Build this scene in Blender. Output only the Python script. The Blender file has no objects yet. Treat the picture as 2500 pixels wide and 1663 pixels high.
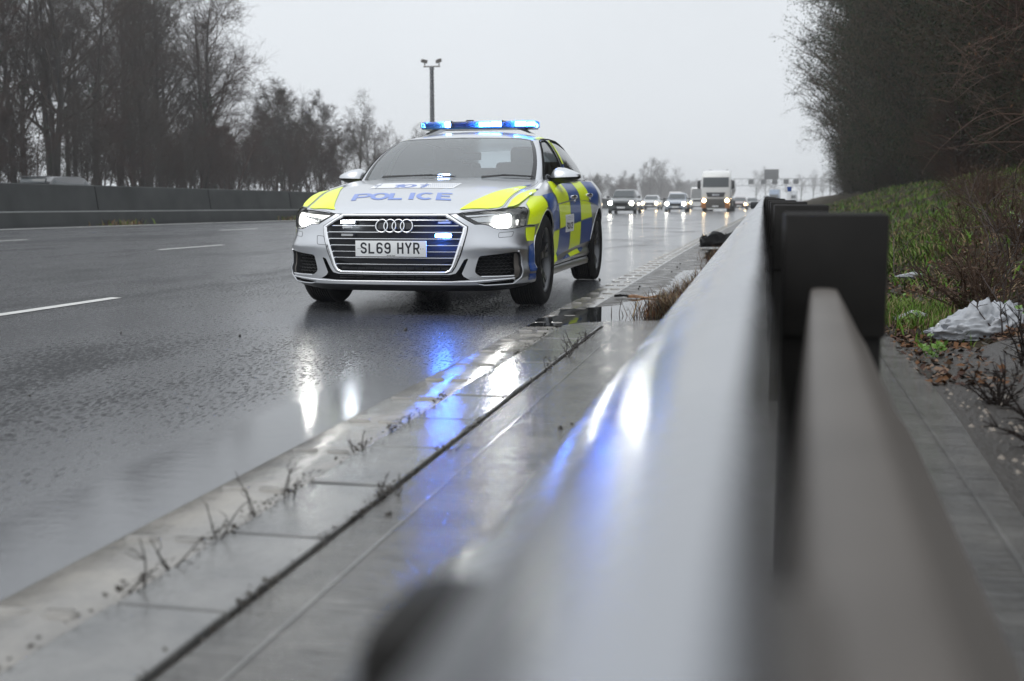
# Wet motorway with a stopped police saloon. World: +Y runs along the road, +X to its right, metres.
import bpy, bmesh, math, random
import numpy as np
from mathutils import Vector, Matrix
from mathutils.geometry import delaunay_2d_cdt
PI = math.pi
scene = bpy.context.scene
COL = scene.collection
random.seed(7)

# ------------------------------------------------------------------ mesh helpers
class MB:
    def __init__(s): s.v=[]; s.f=[]; s.m=[]
    def add(s, vs, fs, mat=0):
        o=len(s.v); s.v.extend([tuple(map(float,p)) for p in vs])
        for f in fs: s.f.append(tuple(i+o for i in f)); s.m.append(mat)
        return s
    def box(s, c, size, mat=0, bev=0.0, rot=None):
        bm=bmesh.new(); bmesh.ops.create_cube(bm,size=1.0)
        for v in bm.verts: v.co=Vector((v.co.x*size[0],v.co.y*size[1],v.co.z*size[2]))
        if bev: bmesh.ops.bevel(bm,geom=list(bm.edges),offset=min(bev,min(size)*.45),segments=2,affect='EDGES',profile=.5)
        M=Matrix.Translation(c)@(rot.to_4x4() if rot is not None else Matrix())
        bm.verts.index_update()
        s.add([M@v.co for v in bm.verts],[[v.index for v in f.verts] for f in bm.faces],mat); bm.free(); return s
    def tube(s, pts, r, n=6, mat=0, cap=True, closed=False, flat=1.0):
        P=[Vector(p) for p in pts]; k=len(P); R=r if hasattr(r,'__len__') else [r]*k
        vs=[]; up=None
        for i,p in enumerate(P):
            if closed: t=P[(i+1)%k]-P[i-1]
            else: t=P[min(i+1,k-1)]-P[max(i-1,0)]
            t=t.normalized() if t.length>1e-9 else Vector((0,0,1))
            if up is None:
                up=Vector((0,0,1)) if abs(t.z)<.9 else Vector((1,0,0))
            a=t.cross(up); a=a.normalized() if a.length>1e-6 else t.orthogonal().normalized()
            b=a.cross(t).normalized(); up=b
            for j in range(n):
                w=2*PI*j/n; vs.append(p+a*(math.cos(w)*R[i])+b*(math.sin(w)*R[i]*flat))
        fs=[]
        for i in range(k if closed else k-1):
            q=((i+1)%k)*n
            for j in range(n): fs.append((i*n+j,i*n+(j+1)%n,q+(j+1)%n,q+j))
        if cap and not closed: fs.append(tuple(reversed(range(n)))); fs.append(tuple((k-1)*n+j for j in range(n)))
        return s.add(vs,fs,mat)
    def lathe(s, prof, n=32, axis='z', c=(0,0,0), mat=0):
        vs=[]; 
        for r,h in prof:
            for j in range(n):
                w=2*PI*j/n; x,y=r*math.cos(w),r*math.sin(w)
                p={'z':(x,y,h),'y':(x,h,y),'x':(h,x,y)}[axis]
                vs.append((p[0]+c[0],p[1]+c[1],p[2]+c[2]))
        fs=[(i*n+j,i*n+(j+1)%n,(i+1)*n+(j+1)%n,(i+1)*n+j) for i in range(len(prof)-1) for j in range(n)]
        return s.add(vs,fs,mat)
    def loft(s, rings, mat=0, closed=True, cap=True):
        n=len(rings[0]); vs=[p for r in rings for p in r]; fs=[]
        for i in range(len(rings)-1):
            for j in range(n if closed else n-1):
                fs.append((i*n+j,i*n+(j+1)%n,(i+1)*n+(j+1)%n,(i+1)*n+j))
        if cap and closed: fs.append(tuple(reversed(range(n)))); fs.append(tuple((len(rings)-1)*n+j for j in range(n)))
        return s.add(vs,fs,mat)
    def prism(s, poly, axis, a, b, mat=0):
        """extrude a 2D polygon along an axis from a to b"""
        def p3(q,h): return {'x':(h,q[0],q[1]),'y':(q[0],h,q[1]),'z':(q[0],q[1],h)}[axis]
        n=len(poly)
        vs=[p3(q,a) for q in poly]+[p3(q,b) for q in poly]
        fs=[tuple(range(n)),tuple(reversed(range(n,2*n)))]+[(i,(i+1)%n,n+(i+1)%n,n+i) for i in range(n)]
        return s.add(vs,fs,mat)
    def merge(s, o, mat=None):
        k=len(s.v); s.v+=o.v; s.f+=[tuple(i+k for i in f) for f in o.f]; s.m+=[mat if mat is not None else q for q in o.m]; return s
    def mirror_y(s):
        k=len(s.v); s.v+=[(x,-y,z) for x,y,z in s.v]; fs=list(s.f); s.f+=[tuple(i+k for i in reversed(f)) for f in fs]; s.m+=list(s.m); return s
    def build(s, name, mats, parent=None, smooth=True, angle=40, loc=None, rot=None, fix=True):
        me=bpy.data.meshes.new(name)
        me.from_pydata(s.v,[],s.f)
        if not isinstance(mats,(list,tuple)): mats=[mats]
        for m in mats: me.materials.append(m)
        if len(mats)>1: me.polygons.foreach_set('material_index',s.m)
        if fix:
            bm=bmesh.new(); bm.from_mesh(me); bmesh.ops.recalc_face_normals(bm,faces=bm.faces[:]); bm.to_mesh(me); bm.free()
        if smooth:
            me.polygons.foreach_set('use_smooth',[True]*len(me.polygons))
            if angle<180: me.set_sharp_from_angle(angle=math.radians(angle))
        me.update()
        o=bpy.data.objects.new(name,me); COL.objects.link(o)
        if parent is not None: o.parent=parent
        if loc is not None: o.location=loc
        if rot is not None: o.rotation_euler=rot
        return o

def flip_y(b):
    b.v=[(x,-y,z) for x,y,z in b.v]; b.f=[tuple(reversed(f)) for f in b.f]; return b
def build2(b,name,mats,parent,**k):
    """a part and its twin on the other side of the car"""
    o=b.build(name,mats,parent,**k); flip_y(b); q=b.build(name,mats,parent,**k); flip_y(b); return o,q
def empty(name, loc=(0,0,0), rz=0.0):
    o=bpy.data.objects.new(name,None); COL.objects.link(o); o.location=loc; o.rotation_euler=(0,0,rz); o.empty_display_size=.3; return o
def tag(o, label=None, cat=None, group=None, kind=None):
    if label: o['label']=label
    if cat: o['category']=cat
    if group: o['group']=group
    if kind: o['kind']=kind
    return o
def copy_tree(o, parent=None, kids=None):
    if kids is None:
        kids={}
        for q in bpy.data.objects:
            if q.parent: kids.setdefault(q.parent.name,[]).append(q)
    c=o.copy(); COL.objects.link(c)
    if parent is not None: c.parent=parent
    for ch in kids.get(o.name,[]): copy_tree(ch,c,kids)
    return c

# ------------------------------------------------------------------ materials
def mat(name, col=(.5,.5,.5), rough=.5, metal=0.0, emis=None, es=0.0, coat=0.0, spec=None, trans=0.0, ior=None, noise=0.0, nscale=8.0, bump=0.0, bscale=40.0, rvar=0.0, alpha=None):
    m=bpy.data.materials.new(name); m.use_nodes=True; nt=m.node_tree; b=nt.nodes['Principled BSDF']
    b.inputs['Base Color'].default_value=(*col,1); b.inputs['Roughness'].default_value=rough; b.inputs['Metallic'].default_value=metal
    if coat: b.inputs['Coat Weight'].default_value=coat; b.inputs['Coat Roughness'].default_value=.03
    if spec is not None: b.inputs['Specular IOR Level'].default_value=spec
    if trans: b.inputs['Transmission Weight'].default_value=trans
    if ior: b.inputs['IOR'].default_value=ior
    if emis: b.inputs['Emission Color'].default_value=(*emis,1); b.inputs['Emission Strength'].default_value=es
    if noise or bump or rvar:
        tc=nt.nodes.new('ShaderNodeTexCoord')
        n=nt.nodes.new('ShaderNodeTexNoise'); n.inputs['Scale'].default_value=nscale; n.inputs['Detail'].default_value=6; nt.links.new(tc.outputs['Object'],n.inputs['Vector'])
        if noise:
            mx=nt.nodes.new('ShaderNodeMix'); mx.data_type='RGBA'; mx.inputs[6].default_value=(*[c*(1-noise) for c in col],1); mx.inputs[7].default_value=(*[min(1,c*(1+noise)) for c in col],1)
            nt.links.new(n.outputs['Fac'],mx.inputs[0]); nt.links.new(mx.outputs[2],b.inputs['Base Color'])
        if rvar:
            mr=nt.nodes.new('ShaderNodeMapRange'); mr.inputs[1].default_value=.3; mr.inputs[2].default_value=.7; mr.inputs[3].default_value=max(0,rough-rvar); mr.inputs[4].default_value=min(1,rough+rvar)
            nt.links.new(n.outputs['Fac'],mr.inputs[0]); nt.links.new(mr.outputs[0],b.inputs['Roughness'])
        if bump:
            n2=nt.nodes.new('ShaderNodeTexNoise'); n2.inputs['Scale'].default_value=bscale; n2.inputs['Detail'].default_value=4; nt.links.new(tc.outputs['Object'],n2.inputs['Vector'])
            bp=nt.nodes.new('ShaderNodeBump'); bp.inputs['Strength'].default_value=1.0; bp.inputs['Distance'].default_value=bump
            nt.links.new(n2.outputs['Fac'],bp.inputs['Height']); nt.links.new(bp.outputs['Normal'],b.inputs['Normal'])
    return m
def emat(name,col,st):
    m=bpy.data.materials.new(name); m.use_nodes=True; nt=m.node_tree; nt.nodes.clear()
    e=nt.nodes.new('ShaderNodeEmission'); o=nt.nodes.new('ShaderNodeOutputMaterial'); e.inputs[0].default_value=(*col,1); e.inputs[1].default_value=st; nt.links.new(e.outputs[0],o.inputs[0]); return m
def glassmat(name, tint=(.6,.65,.65), rough=.02, refl=1.0, ior=1.5, film=0.0, glow=None):
    """thin pane: fresnel reflection over a tinted clear layer"""
    m=bpy.data.materials.new(name); m.use_nodes=True; nt=m.node_tree; nt.nodes.clear()
    o=nt.nodes.new('ShaderNodeOutputMaterial'); mx=nt.nodes.new('ShaderNodeMixShader'); t=nt.nodes.new('ShaderNodeBsdfTransparent'); g=nt.nodes.new('ShaderNodeBsdfGlossy'); fr=nt.nodes.new('ShaderNodeFresnel')
    fr.inputs['IOR'].default_value=ior; t.inputs[0].default_value=(*tint,1); g.inputs['Roughness'].default_value=rough; g.inputs[0].default_value=(refl,refl,refl,1)
    nt.links.new(fr.outputs[0],mx.inputs[0]); nt.links.new(t.outputs[0],mx.inputs[1])
    if film:   # wet film whose pale colour stands in for sheen; with glow, spreads lamp light
        m2=nt.nodes.new('ShaderNodeMixShader'); df=nt.nodes.new('ShaderNodeBsdfTranslucent' if glow else 'ShaderNodeBsdfDiffuse'); df.inputs[0].default_value=(*(glow or (.52,.62,.66)),1); m2.inputs[0].default_value=film; nt.links.new(t.outputs[0],m2.inputs[1]); nt.links.new(df.outputs[0],m2.inputs[2]); nt.links.new(m2.outputs[0],mx.inputs[1])
    if True: nt.links.new(g.outputs[0],mx.inputs[2]); nt.links.new(mx.outputs[0],o.inputs[0]); return m
M={}
M['silver']=mat('silver_paint',(.60,.615,.64),.30,.93,coat=.6,bump=.00002,bscale=900)
M['gloss_black']=mat('gloss_black',(.012,.013,.016),.12,coat=.5)
M['black']=mat('black_plastic',(.018,.019,.021),.45,bump=.0003,bscale=300)
M['gap']=mat('panel_gap',(.008,.0085,.009),.8,spec=.15)
M['chrome']=mat('bright_trim',(.86,.87,.89),.12,1.0)
M['satin']=mat('satin_trim',(.72,.73,.75),.25,.9)
M['rubber']=mat('tyre_rubber',(.010,.010,.0105),.75,spec=.22,bump=.0006,bscale=120)
M['rim']=mat('dark_alloy',(.10,.103,.108),.32,.8)
M['rimface']=mat('machined_alloy',(.55,.56,.58),.3,.9)
M['disc']=mat('brake_disc',(.16,.155,.15),.4,.9)
M['yellow']=mat('fluorescent_yellow',(.80,.97,.004),.38,coat=.25,bump=.00004,bscale=700)
M['blue']=mat('livery_blue',(.003,.060,.29),.30,coat=.25)
M['paleblue']=mat('lettering_blue',(.13,.22,.60),.35,coat=.3)
M['white']=mat('white_vinyl',(.80,.81,.83),.4)
M['plate']=mat('white_plate',(.74,.75,.75),.35)
M['ink']=mat('black_ink',(.012,.013,.02),.4)
M['glass']=glassmat('clear_cover',(.93,.94,.94),.01)
M['screen']=glassmat('windscreen_glass',(.80,.87,.89),.015,.95,2.4,.08)
M['sideglass']=glassmat('dark_side_glass',(.48,.50,.50),.01,.9,1.6)
M['seat']=mat('seat_cloth',(.035,.037,.04),.8)
M['dash']=mat('dashboard',(.03,.031,.034),.7)
M['reflector']=mat('lamp_reflector',(.55,.56,.57),.2,.9)
M['lamp_dark']=mat('lamp_bezel',(.07,.072,.075),.3)
M['head_on']=emat('headlamp_lit',(1.0,.99,.93),130)
M['drl_on']=emat('running_light_lit',(1.0,.99,.94),2.2)
M['led_blue']=emat('blue_led_lit',(.05,.20,1.0),170)
M['led_white']=emat('white_led_lit',(.86,.94,1.0),45)
M['led_soft']=emat('windscreen_led_lit',(.40,.55,1.0),30)
M['led_off']=mat('led_unlit',(.36,.37,.38),.3,bump=.002,bscale=220)
M['bluelens']=glassmat('blue_lens',(.30,.52,.90),.03,film=.30,glow=(.12,.40,.95))
M['led_bar']=emat('light_bar_led_lit',(.20,.46,1.0),50)
M['grille_back']=mat('grille_back',(.014,.015,.018),.45,spec=.3)
M['pit']=mat('unlit_black',(.006,.0065,.008),.7,spec=.15)
M['bluelens_dk']=mat('blue_lens_base',(.010,.085,.22),.15,coat=.5)
M['steel']=mat('galvanised_steel',(.36,.37,.39),.25,.85,noise=.14,nscale=6,rvar=.07)
M['steel_dk']=mat('weathered_steel',(.145,.130,.117),.5,.45,noise=.25,nscale=9)
M['post']=mat('dark_wet_post',(.012,.011,.010),.6,spec=.2,noise=.4,nscale=14)
M['concrete']=mat('barrier_concrete',(.060,.063,.063),.8,spec=.25,noise=.45,nscale=1.4,bump=.003,bscale=30)
M['barkd']=mat('wet_bark',(.042,.036,.031),.85,spec=.12,noise=.3,nscale=3)
M['twig']=mat('bare_twigs',(.060,.046,.037),.85,spec=.12)
M['twig_red']=mat('reddish_twigs',(.062,.036,.028),.8,spec=.12)
M['ivy']=mat('ivy_leaf',(.022,.045,.014),.45,spec=.12)
M['leafdark']=mat('evergreen_leaf',(.009,.020,.005),.5,spec=.12)
M['leafgreen']=mat('moss_green_leaf',(.030,.058,.012),.5,spec=.12)
M['leafolive']=mat('olive_leaf',(.019,.021,.007),.55,spec=.12)
M['deadleaf']=mat('dead_leaf',(.125,.062,.030),.7,spec=.12)
M['straw']=mat('dead_grass',(.20,.155,.085),.8,spec=.12)
M['grassA']=mat('green_grass',(.075,.155,.013),.55,spec=.12)
M['grassB']=mat('pale_grass',(.12,.175,.03),.6,spec=.12)

# road frame: u metres to the right of the camera line, s metres along; the motorway bends gently right and has a crossfall
def zr(u,s):
    t=min(1,max(0,(s-14)/42)); return .018*max(0.0,-u-3.0)-.10*t*t*(3-2*t)
def W(u,s,z=0.0): return Vector((u+(8e-5*s*s if s>0 else 0),s,z))
def heading(s): return -math.atan(1.6e-4*max(0,s))

# ------------------------------------------------------------------ sky, sun, camera
w=bpy.data.worlds.new('World'); scene.world=w; w.use_nodes=True; nt=w.node_tree; bg=nt.nodes['Background']
SUN_EL,SUN_AZ=math.radians(57),math.radians(212)
sky=nt.nodes.new('ShaderNodeTexSky'); sky.sky_type='NISHITA'; sky.sun_disc=False; sky.sun_elevation=SUN_EL; sky.sun_rotation=SUN_AZ; sky.air_density=1.0; sky.dust_density=4.0
hs=nt.nodes.new('ShaderNodeHueSaturation'); hs.inputs['Saturation'].default_value=.12; nt.links.new(sky.outputs[0],hs.inputs['Color'])
mxs=nt.nodes.new('ShaderNodeMix'); mxs.data_type='RGBA'; mxs.inputs[0].default_value=.90; mxs.inputs[7].default_value=(7.25,7.62,8.02,1)   # the cloud deck
nt.links.new(hs.outputs[0],mxs.inputs[6]); nt.links.new(mxs.outputs[2],bg.inputs['Color']); bg.inputs['Strength'].default_value=.105
tcw=nt.nodes.new('ShaderNodeTexCoord'); nz=nt.nodes.new('ShaderNodeTexNoise'); nz.inputs['Scale'].default_value=1.6; nz.inputs['Detail'].default_value=5; nt.links.new(tcw.outputs['Generated'],nz.inputs['Vector'])
mrw=nt.nodes.new('ShaderNodeMapRange'); mrw.inputs[1].default_value=.3; mrw.inputs[2].default_value=.7; mrw.inputs[3].default_value=.94; mrw.inputs[4].default_value=1.06; nt.links.new(nz.outputs['Fac'],mrw.inputs[0])
sz=nt.nodes.new('ShaderNodeSeparateXYZ'); nt.links.new(tcw.outputs['Generated'],sz.inputs[0])   # an overcast sky is brighter overhead
mz=nt.nodes.new('ShaderNodeMapRange'); mz.inputs[1].default_value=.22; mz.inputs[2].default_value=.95; mz.inputs[3].default_value=1.0; mz.inputs[4].default_value=1.55; nt.links.new(sz.outputs['Z'],mz.inputs[0])
mx_=nt.nodes.new('ShaderNodeMapRange'); mx_.inputs[1].default_value=-.6; mx_.inputs[2].default_value=.25; mx_.inputs[3].default_value=1.03; mx_.inputs[4].default_value=.92; nt.links.new(sz.outputs['X'],mx_.inputs[0])   # thinner cloud to the left
mw=nt.nodes.new('ShaderNodeMath'); mw.operation='MULTIPLY'; nt.links.new(mx_.outputs[0],mw.inputs[0]); nt.links.new(mrw.outputs[0],mw.inputs[1])
mq=nt.nodes.new('ShaderNodeMath'); mq.operation='MULTIPLY'; nt.links.new(mz.outputs[0],mq.inputs[0]); nt.links.new(mw.outputs[0],mq.inputs[1])
vm=nt.nodes.new('ShaderNodeVectorMath'); vm.operation='SCALE'; nt.links.new(mxs.outputs[2],vm.inputs[0]); nt.links.new(mq.outputs[0],vm.inputs['Scale']); nt.links.new(vm.outputs[0],bg.inputs['Color'])
sl=bpy.data.lights.new('sun','SUN'); sl.energy=.6; sl.angle=math.radians(40); sl.color=(1,.97,.93)
so=bpy.data.objects.new('sun',sl); COL.objects.link(so); so.rotation_euler=Vector((.30,.45,-.84)).to_track_quat('-Z','Y').to_euler()
TH,PITCH,ROLL=.2164,-.1216,-.0014
cd=bpy.data.cameras.new('camera'); cam=bpy.data.objects.new('camera',cd); COL.objects.link(cam); scene.camera=cam
cd.sensor_width=36; cd.lens=39.74; cd.clip_end=6000; cd.clip_start=.02
f=Vector((-math.sin(TH)*math.cos(PITCH),math.cos(TH)*math.cos(PITCH),math.sin(PITCH))); r0=Vector((math.cos(TH),math.sin(TH),0)); u0=r0.cross(f)
r1=r0*math.cos(ROLL)+u0*math.sin(ROLL); u1=r1.cross(f)
cam.matrix_world=Matrix(((r1.x,u1.x,-f.x,0),(r1.y,u1.y,-f.y,0),(r1.z,u1.z,-f.z,.7824),(0,0,0,1)))
cd.dof.use_dof=True; cd.dof.focus_distance=8.3; cd.dof.aperture_fstop=2.6; cd.dof.aperture_blades=9
scene.view_settings.view_transform='Standard'; scene.view_settings.look='None'; scene.view_settings.exposure=0.22; scene.view_settings.gamma=1.0
cy=scene.cycles; cy.use_denoising=True; cy.denoiser='OPENIMAGEDENOISE'; cy.max_bounces=8; cy.transparent_max_bounces=24; cy.volume_bounces=1; cy.sample_clamp_indirect=8.0; cy.caustics_reflective=True; cy.caustics_refractive=False; cy.blur_glossy=.2
cy.volume_step_rate=4.0

# ------------------------------------------------------------------ road materials
def N(nt,t,**k):
    n=nt.nodes.new('ShaderNode'+t)
    for a,b in k.items(): setattr(n,a,b)
    return n
def wet_asphalt():
    m=bpy.data.materials.new('wet_asphalt'); m.use_nodes=True; nt=m.node_tree; L=nt.links.new; b=nt.nodes['Principled BSDF']
    tc=N(nt,'TexCoord'); co=tc.outputs['Object']
    mp=N(nt,'Mapping'); mp.inputs['Scale'].default_value=(1.0,.30,1.0); L(co,mp.inputs['Vector'])
    n1=N(nt,'TexNoise'); n1.inputs['Scale'].default_value=.75; n1.inputs['Detail'].default_value=8; n1.inputs['Roughness'].default_value=.62; L(mp.outputs[0],n1.inputs['Vector'])
    sp=N(nt,'SeparateXYZ'); L(co,sp.inputs[0])
    # water gathers beside the ribbed line (the low side of the carriageway)
    wd=N(nt,'MapRange',interpolation_type='SMOOTHSTEP'); wd.inputs[1].default_value=-2.02; wd.inputs[2].default_value=-1.72; wd.inputs[3].default_value=0.; wd.inputs[4].default_value=.42; L(sp.outputs['X'],wd.inputs[0])
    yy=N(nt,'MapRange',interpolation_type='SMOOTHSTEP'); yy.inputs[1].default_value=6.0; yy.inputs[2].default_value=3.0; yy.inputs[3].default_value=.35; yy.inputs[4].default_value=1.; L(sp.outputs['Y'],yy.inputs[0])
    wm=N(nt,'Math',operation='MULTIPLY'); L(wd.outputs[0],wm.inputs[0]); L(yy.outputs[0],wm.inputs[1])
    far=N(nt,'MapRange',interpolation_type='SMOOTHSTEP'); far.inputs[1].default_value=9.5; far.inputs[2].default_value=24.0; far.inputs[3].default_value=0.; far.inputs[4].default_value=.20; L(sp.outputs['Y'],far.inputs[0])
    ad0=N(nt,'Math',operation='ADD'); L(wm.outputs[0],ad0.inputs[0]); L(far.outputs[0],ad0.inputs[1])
    ad=N(nt,'Math',operation='ADD'); n1m=N(nt,'MapRange'); n1m.clamp=False; n1m.inputs[1].default_value=.3; n1m.inputs[2].default_value=.7; n1m.inputs[3].default_value=.10; n1m.inputs[4].default_value=.94; L(n1.outputs['Fac'],n1m.inputs[0]); L(n1m.outputs[0],ad.inputs[0]); L(ad0.outputs[0],ad.inputs[1])
    fi=N(nt,'TexNoise'); mpf=N(nt,'Mapping'); mpf.inputs['Scale'].default_value=(72,20,1); mpf.inputs['Rotation'].default_value=(0,0,.12); L(co,mpf.inputs['Vector']); fi.inputs['Scale'].default_value=1.0; fi.inputs['Detail'].default_value=5; fi.inputs['Roughness'].default_value=.65; L(mpf.outputs[0],fi.inputs['Vector'])
    fm=N(nt,'MapRange'); fm.inputs[1].default_value=.30; fm.inputs[2].default_value=.70; fm.inputs[3].default_value=-.50; fm.inputs[4].default_value=.50; L(fi.outputs['Fac'],fm.inputs[0])
    a2=N(nt,'Math',operation='ADD'); L(ad.outputs[0],a2.inputs[0]); L(fm.outputs[0],a2.inputs[1]); ad=a2
    wet=N(nt,'MapRange',interpolation_type='SMOOTHSTEP'); wet.inputs[1].default_value=.34; wet.inputs[2].default_value=.62; wet.inputs[3].default_value=0.; wet.inputs[4].default_value=1.; L(ad.outputs[0],wet.inputs[0])
    # aggregate
    v=N(nt,'TexVoronoi'); v.inputs['Scale'].default_value=105; L(co,v.inputs['Vector'])
    n2=N(nt,'TexNoise'); n2.inputs['Scale'].default_value=44; n2.inputs['Detail'].default_value=6; n2.inputs['Roughness'].default_value=.6; L(co,n2.inputs['Vector'])
    h=N(nt,'Math',operation='MULTIPLY_ADD'); L(v.outputs['Distance'],h.inputs[0]); h.inputs[1].default_value=.35; L(n2.outputs['Fac'],h.inputs[2])
    mm=N(nt,'MapRange'); mm.inputs[1].default_value=0; mm.inputs[2].default_value=1; mm.inputs[3].default_value=.0042; mm.inputs[4].default_value=.0008; L(wet.outputs[0],mm.inputs[0])
    # ripples of shallow water
    mp2=N(nt,'Mapping'); mp2.inputs['Scale'].default_value=(9,26,1); mp2.inputs['Rotation'].default_value=(0,0,.2164); L(co,mp2.inputs['Vector'])
    n3=N(nt,'TexNoise'); n3.inputs['Scale'].default_value=1.0; n3.inputs['Detail'].default_value=3; L(mp2.outputs[0],n3.inputs['Vector'])
    bp=N(nt,'Bump'); bp.inputs['Strength'].default_value=1.0; L(mm.outputs[0],bp.inputs['Distance']); L(h.outputs[0],bp.inputs['Height'])
    bp2=N(nt,'Bump'); bp2.inputs['Strength'].default_value=1.0; bp2.inputs['Distance'].default_value=.00035; L(n3.outputs['Fac'],bp2.inputs['Height']); L(bp.outputs['Normal'],bp2.inputs['Normal'])
    L(bp2.outputs['Normal'],b.inputs['Normal'])
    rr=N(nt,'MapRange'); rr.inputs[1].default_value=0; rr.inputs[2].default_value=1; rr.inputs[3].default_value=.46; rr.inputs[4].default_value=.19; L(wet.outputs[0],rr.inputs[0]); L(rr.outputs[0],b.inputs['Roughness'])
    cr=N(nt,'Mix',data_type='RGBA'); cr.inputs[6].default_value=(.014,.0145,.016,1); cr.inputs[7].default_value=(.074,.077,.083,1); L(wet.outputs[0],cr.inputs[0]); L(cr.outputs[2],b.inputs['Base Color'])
    b.inputs['IOR'].default_value=2.7
    sl_=N(nt,'MapRange'); sl_.inputs[1].default_value=0; sl_.inputs[2].default_value=1; sl_.inputs[3].default_value=.03; sl_.inputs[4].default_value=.5; L(wet.outputs[0],sl_.inputs[0]); L(sl_.outputs[0],b.inputs['Specular IOR Level'])
    # still water beside the line is smoother than the filmed stone
    st=N(nt,'MapRange',interpolation_type='SMOOTHSTEP'); st.inputs[1].default_value=.18; st.inputs[2].default_value=.40; st.inputs[3].default_value=1.; st.inputs[4].default_value=.34; L(wm.outputs[0],st.inputs[0])
    sw=N(nt,'MapRange'); sw.inputs[1].default_value=.34; sw.inputs[2].default_value=1; sw.inputs[3].default_value=.30; sw.inputs[4].default_value=1; L(st.outputs[0],sw.inputs[0]); m5=N(nt,'Math',operation='MULTIPLY'); L(sl_.outputs[0],m5.inputs[0]); L(sw.outputs[0],m5.inputs[1]); L(m5.outputs[0],b.inputs['Specular IOR Level'])
    m3=N(nt,'Math',operation='MULTIPLY'); L(rr.outputs[0],m3.inputs[0]); L(st.outputs[0],m3.inputs[1]); L(m3.outputs[0],b.inputs['Roughness'])
    m4=N(nt,'Math',operation='MULTIPLY'); L(mm.outputs[0],m4.inputs[0]); L(st.outputs[0],m4.inputs[1]); L(m4.outputs[0],bp.inputs['Distance'])
    return m
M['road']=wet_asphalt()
def wet_concrete(name,col,rough,line=0.0,warm=.0):
    m=bpy.data.materials.new(name); m.use_nodes=True; nt=m.node_tree; L=nt.links.new; b=nt.nodes['Principled BSDF']
    tc=N(nt,'TexCoord'); co=tc.outputs['Object']
    n1=N(nt,'TexNoise'); n1.inputs['Scale'].default_value=3.2; n1.inputs['Detail'].default_value=8; n1.inputs['Roughness'].default_value=.65; L(co,n1.inputs['Vector'])
    ra=N(nt,'ValToRGB'); ra.color_ramp.elements[0].position=.32; ra.color_ramp.elements[0].color=(*[c*.62 for c in col],1); ra.color_ramp.elements[1].position=.68; ra.color_ramp.elements[1].color=(col[0]*1.2+warm,col[1]*1.17+warm*.7,col[2]*1.12,1); L(n1.outputs['Fac'],ra.inputs[0]); L(ra.outputs[0],b.inputs['Base Color'])
    mr=N(nt,'MapRange'); mr.inputs[1].default_value=.35; mr.inputs[2].default_value=.65; mr.inputs[3].default_value=rough*.45; mr.inputs[4].default_value=rough*1.5; L(n1.outputs['Fac'],mr.inputs[0]); L(mr.outputs[0],b.inputs['Roughness'])
    n2=N(nt,'TexNoise'); n2.inputs['Scale'].default_value=70; n2.inputs['Detail'].default_value=5; L(co,n2.inputs['Vector'])
    bp=N(nt,'Bump'); bp.inputs['Strength'].default_value=1; bp.inputs['Distance'].default_value=.0018; L(n2.outputs['Fac'],bp.inputs['Height'])
    last=bp
    if line:
        mp=N(nt,'Mapping'); mp.inputs['Scale'].default_value=(2.5,75,1); L(co,mp.inputs['Vector'])
        n3=N(nt,'TexNoise'); n3.inputs['Scale'].default_value=1; n3.inputs['Detail'].default_value=4; L(mp.outputs[0],n3.inputs['Vector'])
        last=N(nt,'Bump'); last.inputs['Strength'].default_value=1; last.inputs['Distance'].default_value=line; L(n3.outputs['Fac'],last.inputs['Height']); L(bp.outputs[0],last.inputs['Normal'])
    L(last.outputs[0],b.inputs['Normal']); b.inputs['IOR'].default_value=1.55
    return m
M['channel']=wet_concrete('wet_channel_concrete',(.17,.172,.172),.075)
M['slab']=wet_concrete('brushed_wet_concrete',(.105,.103,.099),.13,.0055)
M['ribline']=wet_concrete('worn_white_line',(.235,.228,.217),.18,warm=.012)
M['linepaint']=mat('white_road_paint',(.62,.62,.60),.35,noise=.2,nscale=7)
M['soil']=mat('wet_soil',(.035,.029,.021),.6,noise=.5,nscale=5,bump=.03,bscale=14)
M['mud']=mat('muddy_verge',(.040,.034,.027),.35,noise=.5,nscale=6,bump=.006,bscale=60,rvar=.2)
M['water']=mat('standing_water',(.016,.017,.017),.02,ior=1.33,bump=.0004,bscale=9)
M['bankgrass']=mat('grassy_bank',(.030,.024,.014),.85,spec=.1,noise=.6,nscale=3,bump=.05,bscale=9)
M['gravel']=mat('wet_gravel',(.034,.029,.024),.4,noise=.6,nscale=30,bump=.012,bscale=60)

# ------------------------------------------------------------------ setting
def strip(name,u0,u1,s0,s1,nu,ns,material,dz=0.0,geo=True,kind='structure',f=None):
    """a sheet in the road frame; rows get longer with distance"""
    b=MB(); vs=[]; S=[s0+(s1-s0)*(k/ns)**(2.2 if geo else 1) for k in range(ns+1)]; U=[u0+(u1-u0)*k/nu for k in range(nu+1)]
    for s in S:
        for u in U: vs.append(W(u,s,(f(u,s) if f else zr(u,s))+dz))
    b.add(vs,[(i*(nu+1)+j,i*(nu+1)+j+1,(i+1)*(nu+1)+j+1,(i+1)*(nu+1)+j) for i in range(ns) for j in range(nu)])
    o=b.build(name,material,angle=180); o['kind']=kind; return o
def bank_z(u,s):
    if u<1.15: return zr(u,s)*1.0-.01
    t=u-1.15; n=.08*math.sin(u*2.1+s*.9)+.06*math.sin(s*1.7+u*3.3); k=min(1,t/.8)
    h=.34*t if t<4.2 else .34*4.2+.12*(t-4.2)
    return zr(u,s)-.01+h+n*k
strip('ground',-420,420,-80,2200,24,40,M['soil'],-.6)
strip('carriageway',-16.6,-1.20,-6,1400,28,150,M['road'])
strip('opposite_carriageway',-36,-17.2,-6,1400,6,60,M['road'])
strip('bank',.50,13,-3,260,46,150,M['bankgrass'],f=bank_z)
strip('verge',-1.22,.74,7.2,1400,8,90,M['mud'],.002)
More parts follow.
